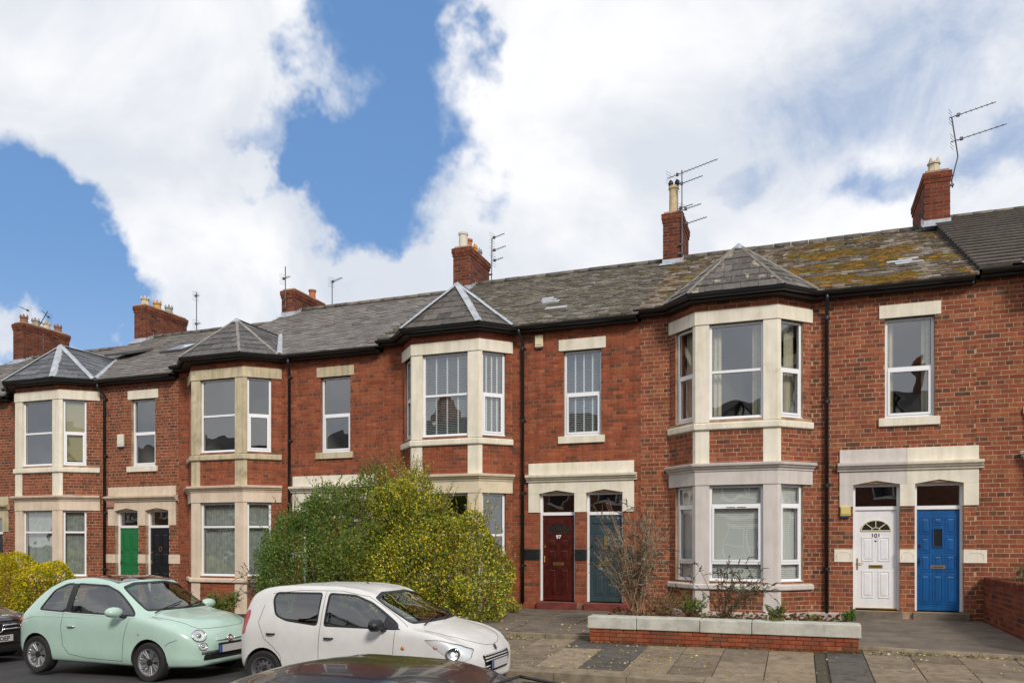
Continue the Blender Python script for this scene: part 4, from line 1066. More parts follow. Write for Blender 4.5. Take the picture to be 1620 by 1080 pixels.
aerial("bent aerial with two long booms on the rightmost chimney", (3.72, 4.95, 10.45), [(0, 0, 0), (-.02, 0, .18), (.12, 0, .78), (-.02, 0, 1.8)],
       [((-.02, 0, 1.80), -.06, 1.05, 9, BD, .09), ((.03, 0, 1.18), -.08, 1.25, 10, BD, .08)])
aerial("small aerial on the front of the chimney with one red pot", (-16.45, 4.72, 9.35), [(0, 0, 0), (.0, 0, 1.45)], [((0, 0, 1.05), -.2, .5, 5, BD, .1), ((0, 0, 1.25), 0, .2, 2, (0, 0, 1), .05)])
aerial("thin upright aerial behind the chimney with one red pot", (-15.75, 6.5, 9.25), [(0, 0, 0), (0, 0, 1.55)], [((0, 0, 1.5), -.1, .75, 7, BD, .12)])
aerial("thin upright aerial behind the chimney with three short pots", (-21.95, 6.6, 9.2), [(0, 0, 0), (0, 0, 1.9)], [((0, 0, 1.75), -.12, .3, 4, BD, .12), ((0, 0, .65), -.1, .4, 4, BD, .14)])
aerial("slanting aerial between the pots of the leftmost chimney", (-28.95, 5.6, 10.0), [(-.3, 0, 0), (.35, 0, .75)], [((.25, 0, .62), -.35, .7, 5, (-.8, .1, .6), .12), ((-.9, 0, .95), -.3, .7, 5, (-.9, .1, .4), .12)])
aerial("small aerial low beside the leftmost chimney", (-28.35, 5.2, 9.0), [(0, 0, 0), (0, 0, .72)], [((0, 0, .6), -.15, .35, 3, BD, .08)])
# ------------------------------------------------------------------ paving
SLABC = [(.235, .18, .12), (.255, .20, .138), (.19, .15, .108), (.27, .215, .15), (.215, .17, .122)]
def slab(name, parent, x0, x1, ya, yb, m, col, th=.05, zf=zp, gap=.006, lift=None):
    """ya, yb: functions of x (nearer the camera, farther); top follows the ground"""
    mb = MB(); lift = random.uniform(-.004, .004) if lift is None else lift
    tl = random.uniform(-.003, .003)
    P4 = [(x0 + gap, ya(x0) + gap), (x1 - gap, ya(x1) + gap), (x1 - gap, yb(x1) - gap), (x0 + gap, yb(x0) - gap)]
    c = (P4[0][0], P4[0][1], zf(*P4[0]))
    top = [(px - c[0], py - c[1], zf(px, py) + lift + (tl if k in (1, 2) else 0) - c[2]) for k, (px, py) in enumerate(P4)]
    b = .006; cx = sum(t[0] for t in top) / 4; cy = sum(t[1] for t in top) / 4
    inn = [(t[0] + b * (1 if t[0] < cx else -1), t[1] + b * (1 if t[1] < cy else -1), t[2] + .004) for t in top]
    i = mb.addv(inn + top + [(t[0], t[1], t[2] - th) for t in top])
    mb.face(i, i + 1, i + 2, i + 3)
    for o_ in (0, 4):
        for j in range(4): mb.face(i + o_ + 4 + j, i + o_ + 4 + (j + 1) % 4, i + o_ + (j + 1) % 4, i + o_ + j)
    o = mb.build(name, m, parent, loc=c); o.color = (*col, 1); return o
x = -27.0
def WY(x): return (-4.52 - .32 * (min(x, 3.4) - .9) / 2.5) if x > .86 else (-4.53 if -6.3 < x < -3.32 else -4.865)
while x < 9.5:
    w = random.choice([.60, .62, .66, .72])
    if abs(x - .33) < .35 and x < .5: x = .40; w = .52
    dark = (.35 < x < .5) or (-3.6 < x < -2.95)
    if .39 < x < .41:                                     # iron drain channel left of the dark column
        for k in range(3):
            o = slab('drain_cover', pave_bed, x - .17, x - .02, lambda q, k=k: yk(q) + .36 + k * .72, lambda q, k=k: min(WY(q), yk(q) + .36 + (k + 1) * .72), mat('drain_iron', (.09, .075, .05), .8, .3, var=.4, vscale=20, bump=.5), (1, 1, 1), lift=-.006)
            rb_ = MB()
            for t in (-.13, -.095, -.06): rb_.tube([(x + t, yk(x) + .40 + k * .72, zp(x, yk(x) + .40 + k * .72) + .0), (x + t, min(WY(x), yk(x) + 1.05 + k * .72), zp(x, min(WY(x), yk(x) + 1.05 + k * .72)) + .0)], .008, 4)
    pos = 0; total = WY(x + w / 2) - (yk(x + w / 2) + .36)
    xe = x + w
    if xe > .20 and x < .20: xe = .225
    while pos < total - .05:
        l = random.choice([.45, .62, .9, .62])
        if total - pos - l < .25: l = total - pos
        ya = lambda q, p=pos: yk(q) + .36 + p; yb = lambda q, p=pos, l=l: min(WY(q), yk(q) + .36 + p + l) if abs(p + l - total) > 1e-6 else WY(q)
        c = (.105, .094, .082) if (dark or random.random() < .012) else random.choice(SLABC)
        k = random.uniform(.88, 1.12)
        slab('paving_slab', pave_bed, x, xe, ya, yb, PAVE, tuple(q * k for q in c)); pos += l
    x = xe if xe != .225 else .225
    if x == .225: x = .40
    
x = -27.0
while x < 10:
    w = random.uniform(.85, 1.1)
    slab('kerb_stone', pave_bed, x, x + w, lambda q: yk(q), lambda q: yk(q) + .35, KERB, (1, 1, 1), th=.2, gap=.004, lift=.0); x += w
sheet('verge_strip', XS, [lin(yk, -.02), lin(yk, .10)], lambda x, y: zroad(x, yk(x) - .1) + .012, mat('gutter_dirt', (.07, .055, .03), .98, var=.5, vscale=10, bump=.8, bscale=40))

# paths to the doors
def path_thing(nm, x0, x1, y0, y1, za, zb_, m, label, edge=None):
    mb = MB(); nx = 2
    i = mb.addv([(x0, y0, za), (x1, y0 - (edge or 0), za), (x1, y1, zb_), (x0, y1, zb_), (x0, y0, za - .3), (x1, y0 - (edge or 0), za - .3)])
    mb.face(i, i + 1, i + 2, i + 3); mb.face(i + 4, i + 5, i + 1, i)
    mb.addv([]); o = mb.build(nm, m); o['kind'] = 'structure'; return o
path_thing('path', .90, 3.42, -4.52, .0, -.205, -.165, CONCRETE, '', .32)
mb = MB(); mb.tube([(.88, -4.50, -.245), (1.9, -4.66, -.25), (3.42, -4.85, -.25)], .055, 8); e_ = mb.build('path_edge', KERB); e_['kind'] = 'structure'
# slabbed path to the red and teal doors
P0 = path_thing('path', -6.2, -3.32, -4.35, -.1, -.235, -.205, JOINT, '')
for (x0, x1, y0, y1) in ((-6.12, -5.0, -4.30, -3.2), (-4.98, -3.34, -4.30, -3.1), (-6.12, -5.2, -3.18, -1.9), (-5.18, -4.1, -3.08, -1.8), (-4.08, -3.34, -3.08, -1.7), (-6.12, -5.0, -1.88, -.2), (-4.98, -3.34, -1.68, -.2)):
    slab('paving_slab', P0, x0, x1, lambda q, y=y0: y, lambda q, y=y1: y, CONCRETE, (1, 1, 1), zf=lambda x, y: -.215 + .008 * (y + 4.3))
for (x0, x1) in ((-6.3, -5.3), (-5.3, -4.2), (-4.2, -3.33)):
    slab('edging_stone', P0, x0, x1, lambda q: -4.50, lambda q: -4.34, KERB, (1, 1, 1), th=.18, zf=lambda x, y: -.225)
mt = thing('door_mat', 'black door mat on the path in front of the dark red door', 'door mat', None, (-5.15, -.55, -.205))
part('mat', mt, RUBBER, lambda m: m.wbox(-.42, .42, -.18, .22, 0, .02))
# light well with raised stone kerb
lw = thing('light_well', 'stone kerbed light well with dark opening beside the black downpipe', 'light well', None, (-6.8, -1.6, -.25))
for (a, b, c, d_) in ((-.9, .68, 1.05, 1.35), (.42, .66, -2.6, 1.04), (-.9, .41, -.95, -.75), (-.9, -.65, -.74, 1.04)):
    part('kerb_stone', lw, mat('well_stone', (.26, .22, .15), .9, var=.3, vscale=5, bump=.4), lambda m: m.wbox(a, b, c, d_, -.1, .16))
part('opening', lw, mat('well_shade_black', (.006, .006, .006), .9), lambda m: m.wbox(-.64, .40, -.74, 1.03, 0, .06))  # solid black slab: the shade down the well is put into its colour

# low front wall with pale coping
FW = thing('garden_wall', 'low red brick garden wall with pale stone coping', 'wall', None, (0, 0, 0))
wy0, wy1 = -4.84, -4.56; wz0, wz1 = -.36, -.05
bd = MB(); bd.wbox(-3.29, .855, wy0, wy1, wz0, wz1); wb_ = bd.build('wall', mat('mortar_green', (.075, .065, .035), .95, var=.4), FW)
save = (BL, BH, JT); BL, BH, JT = .225, .068, .010
rr_ = []
NP = (1.05, 1.0, .95)
for (O, u, L) in ((Vector((-3.29, wy0, 0)), (1, 0), 4.145), (Vector((-3.29, wy1, 0)), (0, -1), .28), (Vector((.855, wy0, 0)), (0, 1), .28)):
    lay_bricks(rr_, O, u, L, wz0, wz1, [], NP, zref=wz1 - 5 * BH, plain=True)
rr_ = [(O, u, q, tuple(a * .55 + b * .45 for a, b in zip(c, (.33, .085, .045)))) for (O, u, q, c) in rr_]
finish_bricks(rr_, wb_, 'brickwork', BRICK, 300, proud=.009)
BL, BH, JT = save
for k, (a, b) in enumerate(((-3.33, -2.5), (-2.5, -1.48), (-1.48, -.68), (-.68, .90))):
    z = -.05 + .004 * (k % 2)
    o = part('coping_stone', FW, COPING, lambda m: m.wbox(a + .004, b - .004, wy0 - .04, wy1 + .04, z, .175 + z + .03)); bv = o.modifiers.new('b', 'BEVEL'); bv.width = .014; bv.segments = 2
# boundary wall on the right
BW = thing('boundary_wall', 'tall red brick boundary wall at the right edge beside the blue door', 'wall', None, (0, 0, 0))
bd = MB(); bd.wbox(3.44, 3.66, -5.0, -.03, -.4, .60); wb_ = bd.build('wall', MORTAR2, BW); rr_ = []
for (O, u, L) in ((Vector((3.44, -.03, 0)), (0, -1), 4.97), (Vector((3.44, -5.0, 0)), (1, 0), .22)):
    lay_bricks(rr_, O, u, L, -.4, .60, [], (.72, .68, .72), zref=-.4, plain=True)
finish_bricks(rr_, wb_, 'brickwork', BRICK, 260)
y = -.06
while y > -4.98:                      # bricks on edge along the top, uneven
    o = MB(); o.tint = brick_col((.66, .62, .68), False); h = random.uniform(-.008, .02); o.wbox(3.43, 3.67, y - .062, y, .605, .70 + h); q = o.build('brick', BRICK, BW); y -= .078
# kerbs along the other front gardens, dividing kerbs
GK = thing('garden_kerb', 'low mossy stone kerb along the gardens behind the parked cars', 'kerb', None, (0, 0, 0))
x = -28.0
while x < -6.5:
    w = 1.05; o = slab('kerb_stone', GK, x, min(x + w, -6.35), lambda q: -4.95, lambda q: -4.72, mat('mossy_stone', (.12, .105, .07), .95, var=.4, vscale=5, bump=.5), (1, 1, 1), th=.35, zf=lambda x, y: -.09 + sx(x)); x += w
for xx, nm_, in ((-9.96, 'beside the big bush'), (-16.6, 'beside the yellow hedge')):
    dv = thing('dividing_wall', f'low stone dividing wall between gardens {nm_}', 'wall', None, (xx, 0, 0))
    part('wall', dv, mat('mossy_stone', (.12, .105, .07)), lambda m: m.wbox(-.1, .1, -4.6, -.05, -.5 + sx(xx), .05 + sx(xx))); part('coping', dv, KERB, lambda m: m.wbox(-.13, .13, -4.6, -.05, .05 + sx(xx), .10 + sx(xx)))
plinth = thing('stone_plinth', 'pale painted plinth round the foot of the lilac bay', 'plinth', None)
pm = MB(); pm.sweep([(-2.74, -.02), (-2.07, -.68), (-.37, -.68), (.30, -.02), (1.0, -.02)], [(-.05, -.3), (.10, -.3), (.10, -.10), (.07, -.07), (-.05, -.07)]); pm.build('plinth', mat('plinth_paint', (.42, .36, .32), .85, var=.2), plinth, recalc=True)

# ------------------------------------------------------------------ vegetation
class Leaves:
    def __init__(s): s.v = []; s.c = []; s.n = 0
    def add(s, P, D, size, col, ratio=.5, fold=.25):
        """P, D: n x 3 positions and directions; diamond leaves"""
        n = len(P); D = D / (np.linalg.norm(D, axis=1, keepdims=True) + 1e-9)
        r = rng.normal(size=(n, 3)); W = np.cross(D, r); W /= (np.linalg.norm(W, axis=1, keepdims=True) + 1e-9); N = np.cross(D, W)
        sz = (size * rng.uniform(.65, 1.3, n))[:, None]
        a = P; t = P + D * sz; m = P + D * sz * .45
        l = m + W * sz * ratio * .5 + N * sz * fold * .3; q = m - W * sz * ratio * .5 + N * sz * fold * .3
        s.v.append(np.stack([a, l, t, q], 1).reshape(-1, 3)); s.c.append(np.repeat(col, 4, axis=0)); s.n += n
    def build(s, name, parent=None, m=None):
        v = np.concatenate(s.v); c = np.concatenate(s.c); n = len(v) // 4
        me = bpy.data.meshes.new(name); me.vertices.add(len(v)); me.vertices.foreach_set('co', v.astype(np.float32).ravel())
        me.loops.add(n * 4); me.loops.foreach_set('vertex_index', np.arange(n * 4, dtype=np.int32))
        me.polygons.add(n); me.polygons.foreach_set('loop_start', np.arange(0, n * 4, 4, dtype=np.int32)); me.polygons.foreach_set('loop_total', np.full(n, 4, dtype=np.int32))
        me.materials.append(m or LEAF); ca = me.color_attributes.new('tint', 'FLOAT_COLOR', 'POINT')
        arr = np.ones((len(v), 4), np.float32); arr[:, :3] = c; ca.data.foreach_set('color', arr.ravel()); me.update(calc_edges=True)
        return link(name, me, parent)
def pick(pal, n, k=.2):
    p = np.array(pal); return p[rng.integers(0, len(p), n)] * rng.uniform(1 - k, 1 + k, (n, 1))
def lumpn(P, s=1.6, seed=0):
    """cheap smooth noise in 3-D"""
    r = np.random.default_rng(seed); v = np.zeros(len(P))
    for k in range(7):
        d = r.normal(size=3); d /= np.linalg.norm(d); v += np.sin(P @ d * s * (1 + .45 * k) + r.uniform(0, 6.3)) / (1 + .3 * k)
    return v / 3.2
def mass(L, ells, n, size, palf, ground, depth=.22, seed=0, thr=-.35, rough=.20, ratio=.5):
    """leaves through the outer shell of a union of ellipsoids; clumped, with gaps"""
    per = np.array([e[3] * e[4] + e[4] * e[5] + e[3] * e[5] for e in ells]); per = per / per.sum()
    for e, w in zip(ells, per):
        k = int(n * w); d = rng.normal(size=(k, 3)); d /= np.linalg.norm(d, axis=1, keepdims=True)
        c = np.array(e[:3]); rad = np.array(e[3:6]); t = 1 - np.abs(rng.exponential(depth, k)) * .5
        P = c + d * rad * t[:, None]
        P += d * (lumpn(P, 3.2, seed + 1) * rough * min(1, depth * 4.5))[:, None]
        keep = (P[:, 2] > ground)
        for e2 in ells:
            if e2 is e: continue
            q = (P - np.array(e2[:3])) / np.array(e2[3:6]); keep &= (np.einsum('ij,ij->i', q, q) > .62)
        ln = lumpn(P, 4.5, seed + 3); keep &= (ln > thr + rng.uniform(-.25, .25, k)) 
        P = P[keep]; d2 = d[keep]
        D = d2 * .6 + rng.normal(size=P.shape) * .6 + np.array([0, 0, .35])
        L.add(P, D, size, palf(P, ln[keep]) * (1 + .28 * np.clip(lumpn(P, 3.0, seed + 9), -1, 1))[:, None], ratio)
def shoots(L, T, n, ells, ln_, size, palf, up=.9, per=22, ratio=.4, seed=0, topb=.2):
    for k in range(n):
        e = ells[rng.integers(0, len(ells))]; d = rng.normal(size=3); d[2] = abs(d[2]) + topb; d /= np.linalg.norm(d)
        p = np.array(e[:3]) + d * np.array(e[3:6]) * .9; v = d * .6 + np.array([0, 0, up]) + rng.normal(size=3) * .2; v /= np.linalg.norm(v)
        l = ln_ * rng.uniform(.5, 1.4); t = np.linspace(0, 1, per)
        P = p + v * (t * l)[:, None]; P[:, 0] += (t ** 2) * rng.normal() * .08
        L.add(P, v * .5 + rng.normal(size=P.shape) * .55, size, palf(P, np.zeros(len(P))), ratio)
        T.tube([tuple(P[0]), tuple(P[per // 2]), tuple(P[-1])], .005, 4, r1=.002)
GREEN = [(.09, .165, .03), (.12, .20, .036), (.15, .25, .045), (.07, .125, .025), (.19, .29, .06)]
YELLOW = [(.72, .63, .04), (.82, .68, .05), (.56, .56, .04), (.42, .50, .04), (.76, .54, .06)]
OLIVE = [(.24, .28, .04), (.18, .24, .035), (.33, .34, .045), (.12, .18, .03)]
def trunk_stems(T, c, n, h, spread, r=.02, lean=0):
    for k in range(n):
        a = rng.uniform(0, 6.28); b = rng.uniform(0, .25); q = rng.uniform(.5, 1)
        x0, y0 = c[0] + b * math.cos(a), c[1] + b * math.sin(a)
        T.tube([(x0, y0, c[2]), (x0 + spread * .3 * math.cos(a) * q, y0 + spread * .3 * math.sin(a) * q, c[2] + h * .4), (x0 + spread * math.cos(a) * q + lean, y0 + spread * .6 * math.sin(a) * q, c[2] + h * rng.uniform(.8, 1))], r, 5, r1=r * .3)
def bush(name, label, cat, ells, n, size, palf, ground, base, nsh, shl, seed=0, depth=.22, thr=-.35, ratio=.5, group=None, stems=9):
    r = thing(name, label, cat, group, base); r.location = (0, 0, 0)
    big = list(ells); ells = list(ells)
    if nsh:                                              # many small lobes make the outline ragged
        for k in range(26):
            e = big[rng.integers(0, len(big))]; d = rng.normal(size=3); d[2] = abs(d[2]) * .9; d /= np.linalg.norm(d); q = rng.uniform(.20, .36)
            ells.append((*(np.array(e[:3]) + d * np.array(e[3:6]) * .95), q, q, q * 1.15))
    L = Leaves(); T = MB(); mass(L, ells, n, size, palf, ground, depth, seed, thr, ratio=ratio)
    shoots(L, T, nsh, ells, shl, size * .85, palf)
    f = L.build('foliage', r)
    for e in big: trunk_stems(T, (e[0], e[1], ground), stems, e[2] + e[5] * .6 - ground, e[3] * .8)
    T.build('stems', TWIG, r); return r
def pal_green(P, ln):
    n = len(P); c = pick(GREEN, n, .25); y = pick(OLIVE, n, .2); m = (rng.random(n) < np.clip((P[:, 0] + 10.4) * .35 + .08, .06, .85))[:, None]; return np.where(m, y, c)
def pal_yellow(P, ln):
    n = len(P); c = pick(YELLOW, n, .25); y = pick(OLIVE, n, .25); g = pick(GREEN, n, .2); br = pick([(.17, .09, .03), (.24, .15, .04)], n)
    r = rng.random(n)[:, None]; f = (.18 + .25 * np.clip(lumpn(P, 2.2, 5), -1, 1))[:, None]
    c = np.where(r < f + .34, y, c); c = np.where(r < f + .02, g, c); return np.where(rng.random(n)[:, None] < .08, br, c)
bush('privet_bush', 'large dark green bush filling the garden behind the white car', 'bush',
     [(-10.65, -2.5, .85, 1.15, 1.05, 1.15), (-9.65, -2.45, 1.35, 1.15, 1.1, 1.25), (-8.95, -2.4, 1.6, .95, 1.0, 1.18), (-10.0, -3.0, .6, 1.35, 1.0, 1.2), (-8.35, -2.35, 1.55, .85, .9, 1.15), (-10.2, -2.3, 1.45, .85, .8, .95), (-8.7, -3.0, .5, .9, 1.0, 1.2)], 140000, .056, pal_green, -.3, (-9.8, -2.5, 0), 420, .42, seed=3, thr=-.75, depth=.34)
bush('golden_bush', 'large yellowing autumn bush below the bay with lead hips', 'bush',
     [(-7.85, -2.45, 1.35, 1.0, .95, 1.38), (-7.0, -2.5, .95, .95, .9, 1.12), (-6.35, -2.5, .55, .75, .85, 1.0), (-7.5, -3.1, .4, 1.2, .9, 1.15), (-6.4, -3.0, .2, .8, .8, .8)], 125000, .054, pal_yellow, -.3, (-7.2, -2.6, 0), 380, .44, seed=11, thr=-.55, depth=.40)
def pal_hedge(P, ln):
    n = len(P); c = pick([(.66, .50, .012), (.74, .56, .02), (.52, .46, .02), (.40, .40, .02)], n, .2); g = pick([(.12, .19, .02), (.08, .14, .02), (.18, .24, .02)], n, .2)
    f = np.clip(.22 + (.55 - P[:, 2]) * .45 + (P[:, 0] + 17.3) * .30, .10, .9)[:, None]; return np.where(rng.random(n)[:, None] < f, g, c)
bush('yellow_hedge', 'clipped bright yellow hedge at the left edge behind the cars', 'hedge',
     [(-17.55, -3.4, .05, .75, .75, .92), (-18.4, -3.5, .10, .9, .8, .95), (-19.5, -3.5, .1, 1.0, .8, .97), (-20.7, -3.5, .1, 1.0, .8, .98)], 60000, .055, pal_hedge, -.65, (-18.5, -3.5, 0), 0, .12, seed=21, depth=.16, thr=-1.5, ratio=.6, stems=6)

def shrub(name, label, cat, base, n, h, spread, leafn, size, pal, tips=None, lean=(0, 0), group=None, stemr=.008, stemcol=None, droop=.3, branch=3):
    r = thing(name, label, cat, group, base); T = MB(); L = Leaves(); S = MB()
    for k in range(n):
        a = rng.uniform(0, 6.28); q = spread * math.sqrt(rng.uniform(.05, 1)); hh = h * rng.uniform(.6, 1) * (1 - .3 * q / spread)
        b0 = np.array([rng.normal() * .06, rng.normal() * .06, 0]); e = np.array([q * math.cos(a) + lean[0], q * math.sin(a) * .8 + lean[1], hh])
        t = np.linspace(0, 1, 8)[:, None]; pts = b0 + (e - b0) * t * np.array([1, 1, 1]); pts[:, 0] = b0[0] + (e[0] - b0[0]) * (t[:, 0] ** 1.5); pts[:, 1] = b0[1] + (e[1] - b0[1]) * (t[:, 0] ** 1.5); pts[:, 2] -= droop * q * t[:, 0] ** 3 * .5
        T.tube([tuple(p) for p in pts], stemr, 5, r1=stemr * .35)
        curves = [pts]
        for j in range(branch):
            i0 = rng.integers(3, 7); d = rng.normal(size=3) * .5 + np.array([0, 0, .5]); d /= np.linalg.norm(d); l = rng.uniform(.15, .4) * min(1, h / 1.5)
            bt = pts[i0] + d * np.linspace(0, l, 5)[:, None]; bt[:, 2] -= np.linspace(0, 1, 5) ** 2 * .05; T.tube([tuple(p) for p in bt], stemr * .5, 4, r1=stemr * .25); curves.append(bt)
        for c in curves:
            m = max(2, int(leafn / len(curves))); u_ = rng.uniform(.3 if c is pts else 0, 1, m); idx = u_ * (len(c) - 1); i0 = np.minimum(idx.astype(int), len(c) - 2); f = (idx - i0)[:, None]
            P = c[i0] * (1 - f) + c[i0 + 1] * f; D = rng.normal(size=(m, 3)) + np.array([0, 0, -.1]); L.add(P, D, size, pick(pal, m, .25), .3)
            if tips and rng.random() < tips:
                e0 = c[-1]; d = (c[-1] - c[-2]); d /= np.linalg.norm(d) + 1e-9; l = rng.uniform(.09, .17); a_ = rng.normal() * .3
                S.tube([tuple(e0), tuple(e0 + d * l * .5 + np.array([0, 0, .01])), tuple(e0 + d * l + np.array([a_ * .1, 0, -.035]))], .011, 5, r1=.004)
    T.build('stems', stemcol or TWIG, r)
    if L.n: L.build('foliage', r)
    if S.v: S.build('seed_heads', mat('seed_head', (.075, .035, .02), .95), r)['kind'] = 'stuff'
    return r
GG = [(.19, .22, .15), (.24, .27, .20), (.13, .16, .10), (.32, .34, .27)]
REDTW = mat('reddish_stem', (.33, .20, .12), .9, var=.3, vscale=9)
shrub('buddleia', 'tall sparse grey-green buddleia in front of the teal door', 'shrub', (-2.72, -3.7, -.12), 64, 3.0, .82, 64, .055, GG, tips=.6, lean=(-.15, 0), stemcol=REDTW, stemr=.008, branch=5)
shrub('buddleia', 'short buddleia with dark seed heads in front of the lilac bay', 'shrub', (-1.25, -3.7, -.12), 22, 1.85, .9, 46, .06, [(.09, .12, .05), (.14, .16, .09), (.07, .09, .04)], tips=.8, lean=(.12, 0), branch=3)
shrub('buddleia', 'arching grey-leaved buddleia below the bay of the half-hidden house', 'shrub', (-12.0, -2.2, -.45), 22, 1.75, .75, 70, .07, GG, tips=.5, branch=3)
shrub('garden_shrub', 'low leafy green shrub behind the mint car bonnet', 'shrub', (-12.6, -3.0, -.45), 40, 1.0, .7, 80, .06, OLIVE + GREEN, branch=3)
shrub('garden_shrub', 'low mixed shrub beside the stone bay behind the mint car roof', 'shrub', (-14.6, -2.6, -.5), 36, 1.1, .8, 80, .06, OLIVE + GREEN + [(.2, .12, .05)], branch=3)
shrub('garden_shrub', 'small dark shrub in front of the green and black doors', 'shrub', (-16.1, -3.4, -.5), 24, .8, .6, 70, .05, GREEN + [(.2, .12, .05)], branch=3)
shrub('weed', 'reddish dry weed at the left of the lilac bay garden', 'weed', (-2.3, -3.2, -.15), 40, 1.0, .7, 30, .045, [(.2, .09, .03), (.12, .13, .05)], branch=3, stemcol=REDTW)
shrub('weed', 'low green weed in the garden centre below the lilac bay', 'weed', (-1.95, -2.2, -.15), 30, .8, .55, 60, .05, OLIVE + GREEN, branch=2)
shrub('weed', 'upright green weed at the right of the lilac bay', 'weed', (-.35, -2.6, -.15), 12, .62, .22, 60, .055, [(.10, .20, .03), (.14, .22, .04)], branch=2)
shrub('weed', 'small green weed at the foot of the black downpipe beside the white door', 'weed', (.95, -.75, -.18), 14, .3, .18, 50, .06, [(.10, .22, .03), (.14, .25, .04)], branch=1)
shrub('weed', 'small green weed left of the black downpipe under the lilac bay', 'weed', (.25, -.95, -.2), 12, .22, .2, 40, .05, [(.10, .22, .03), (.14, .25, .04)], branch=1)
shrub('weed', 'tiny green weed trailing over the pale coping', 'weed', (-.38, -4.65, .12), 9, .12, .2, 30, .04, [(.12, .24, .04), (.16, .27, .05)], branch=1)
shrub('weed', 'small yellowish weed by the light well kerb', 'weed', (-6.0, -1.2, -.2), 14, .35, .22, 40, .05, OLIVE + YELLOW, branch=1)
shrub('garden_shrub', 'leggy green plant growing behind the right boundary wall', 'shrub', (3.86, -1.3, .0), 18, 1.45, .26, 46, .07, [(.08, .15, .05), (.13, .2, .09)], stemcol=REDTW, branch=2)

# dead leaves, moss and litter
def litter(name, n, xr, yr, zf, pal, size, seed=0, cluster=None):
    P = np.stack([rng.uniform(*xr, n), rng.uniform(*yr, n), np.zeros(n)], 1)
    if cluster: P[:, 0] = cluster[0] + rng.normal(size=n) * cluster[1]; P[:, 1] = cluster[2] + rng.normal(size=n) * cluster[3]
    P[:, 2] = [zf(a, b) + .010 for a, b in P[:, :2]]
    L = Leaves(); D = rng.normal(size=(n, 3)) * np.array([1, 1, .12]); L.add(P, D, size, pick(pal, n, .3), .65, .1); o = L.build(name); o['kind'] = 'stuff'; return o
FALL = [(.55, .48, .20), (.62, .52, .28), (.50, .40, .10), (.35, .24, .08), (.66, .60, .40)]
litter('fallen_leaves', 480, (-8.5, -1.2), (-7.1, -4.95), lambda x, y: zp(x, y), FALL, .048)
litter('fallen_leaves', 190, (-3.0, 5.0), (-7.1, -4.95), lambda x, y: zp(x, y), FALL, .045)
litter('fallen_leaves', 160, (-6.1, -3.4), (-4.3, -.6), lambda x, y: -.20, FALL, .045)
litter('fallen_leaves', 200, (-6, 4), (-7.7, -7.3), lambda x, y: zroad(x, y) + .02, FALL + [(.1, .07, .03)], .045)
litter('fallen_leaves', 300, (0, 0), (0, 0), lambda x, y: zp(x, y) + .02, FALL + [(.15, .2, .03)] * 3, .05, cluster=(-5.2, .35, -4.62, .05))
litter('dead_plants', 2600, (-3.2, .7), (-4.5, -3.2), lambda x, y: -.12 + rng.uniform(0, .28), [(.17, .06, .025), (.22, .10, .04), (.12, .07, .03), (.10, .13, .03)], .07)
litter('fallen_leaves', 130, (1.0, 3.3), (-4.95, -4.6), lambda x, y: zp(x, y) + .01, FALL + [(.1, .07, .03)] * 2, .04)

litter('wall_weeds', 260, (-3.3, .9), (-4.90, -4.865), lambda x, y: zp(x, y) + rng.uniform(0, .03), [(.08, .11, .03), (.12, .14, .04), (.15, .10, .04)], .04)
litter('wall_weeds', 160, (1.0, 3.4), (-4.95, -4.80), lambda x, y: zp(x, y) + rng.uniform(0, .03), [(.08, .11, .03), (.12, .14, .04), (.3, .24, .08)], .04)
# old chewing gum trodden into the slabs
gm = MB()
for k in range(150):
    x_, y_ = rng.uniform(-8, 6), rng.uniform(-7.0, -5.0); q = rng.uniform(.008, .018); i = gm.addv([(x_ + q * math.cos(t), y_ + q * math.sin(t), zp(x_, y_) + .009) for t in [6.283 * j / 7 for j in range(7)]]); gm.face(*range(i, i + 7))
gm.build('gum_spots', mat('gum', (.10, .09, .08), .9))['kind'] = 'stuff'
# moss cushions on the mossy slope
def moss(hk, n, seed, u_rng, thr, pal, sz=.05):
    H, roof, O, U, V, N = houses[hk]; r = np.random.default_rng(seed); mb = MB()
    Lv = 6.3; k = 0; tries = 0
    while k < n and tries < n * 30:
        tries += 1; a, b = r.uniform(*u_rng), .235 * r.integers(0, 26) + abs(r.normal()) * .05 + .01
        p = O + U * (a - O.x) + V * b
        f = math.sin(p.x * 1.7 + math.sin(p.y * 2.1) * 1.5) * .5 + math.sin(p.y * 4.3 + p.x * .5) * .6 + math.sin(p.x * 4.1 - p.y * 2.7) * .35 - max(0, (b - 4.4) * .5)
        if f < thr + r.uniform(-.2, .2): continue
        k += 1; mb.tint = tuple(np.array(pal[r.integers(0, len(pal))]) * r.uniform(.75, 1.25)); s_ = sz * r.uniform(.5, 1.3)
        c = p + N * .03; e = U * s_ * r.uniform(.8, 2.2); g = V * s_ * .7; t = c + N * s_ * .45
        i = mb.addv([tuple(c - e - g), tuple(c + e - g), tuple(c + e * .8 + g), tuple(c - e * .8 + g), tuple(t - e * .4 - g * .3), tuple(t + e * .4 - g * .2)])
        mb.face(i, i + 1, i + 5, i + 4); mb.face(i + 1, i + 2, i + 5); mb.face(i + 2, i + 3, i + 4, i + 5); mb.face(i + 3, i, i + 4)
    o = mb.build('moss', mat('moss', (1, 1, 1), .98, tint=True, var=.3, vscale=30, bump=.8, bscale=90, spec=.1), roof); o['kind'] = 'stuff'
MOSSC = [(.20, .105, .02), (.16, .10, .02), (.24, .12, .022), (.09, .075, .018), (.13, .06, .016), (.10, .10, .02)]
def not_under_bay(x, y): return True
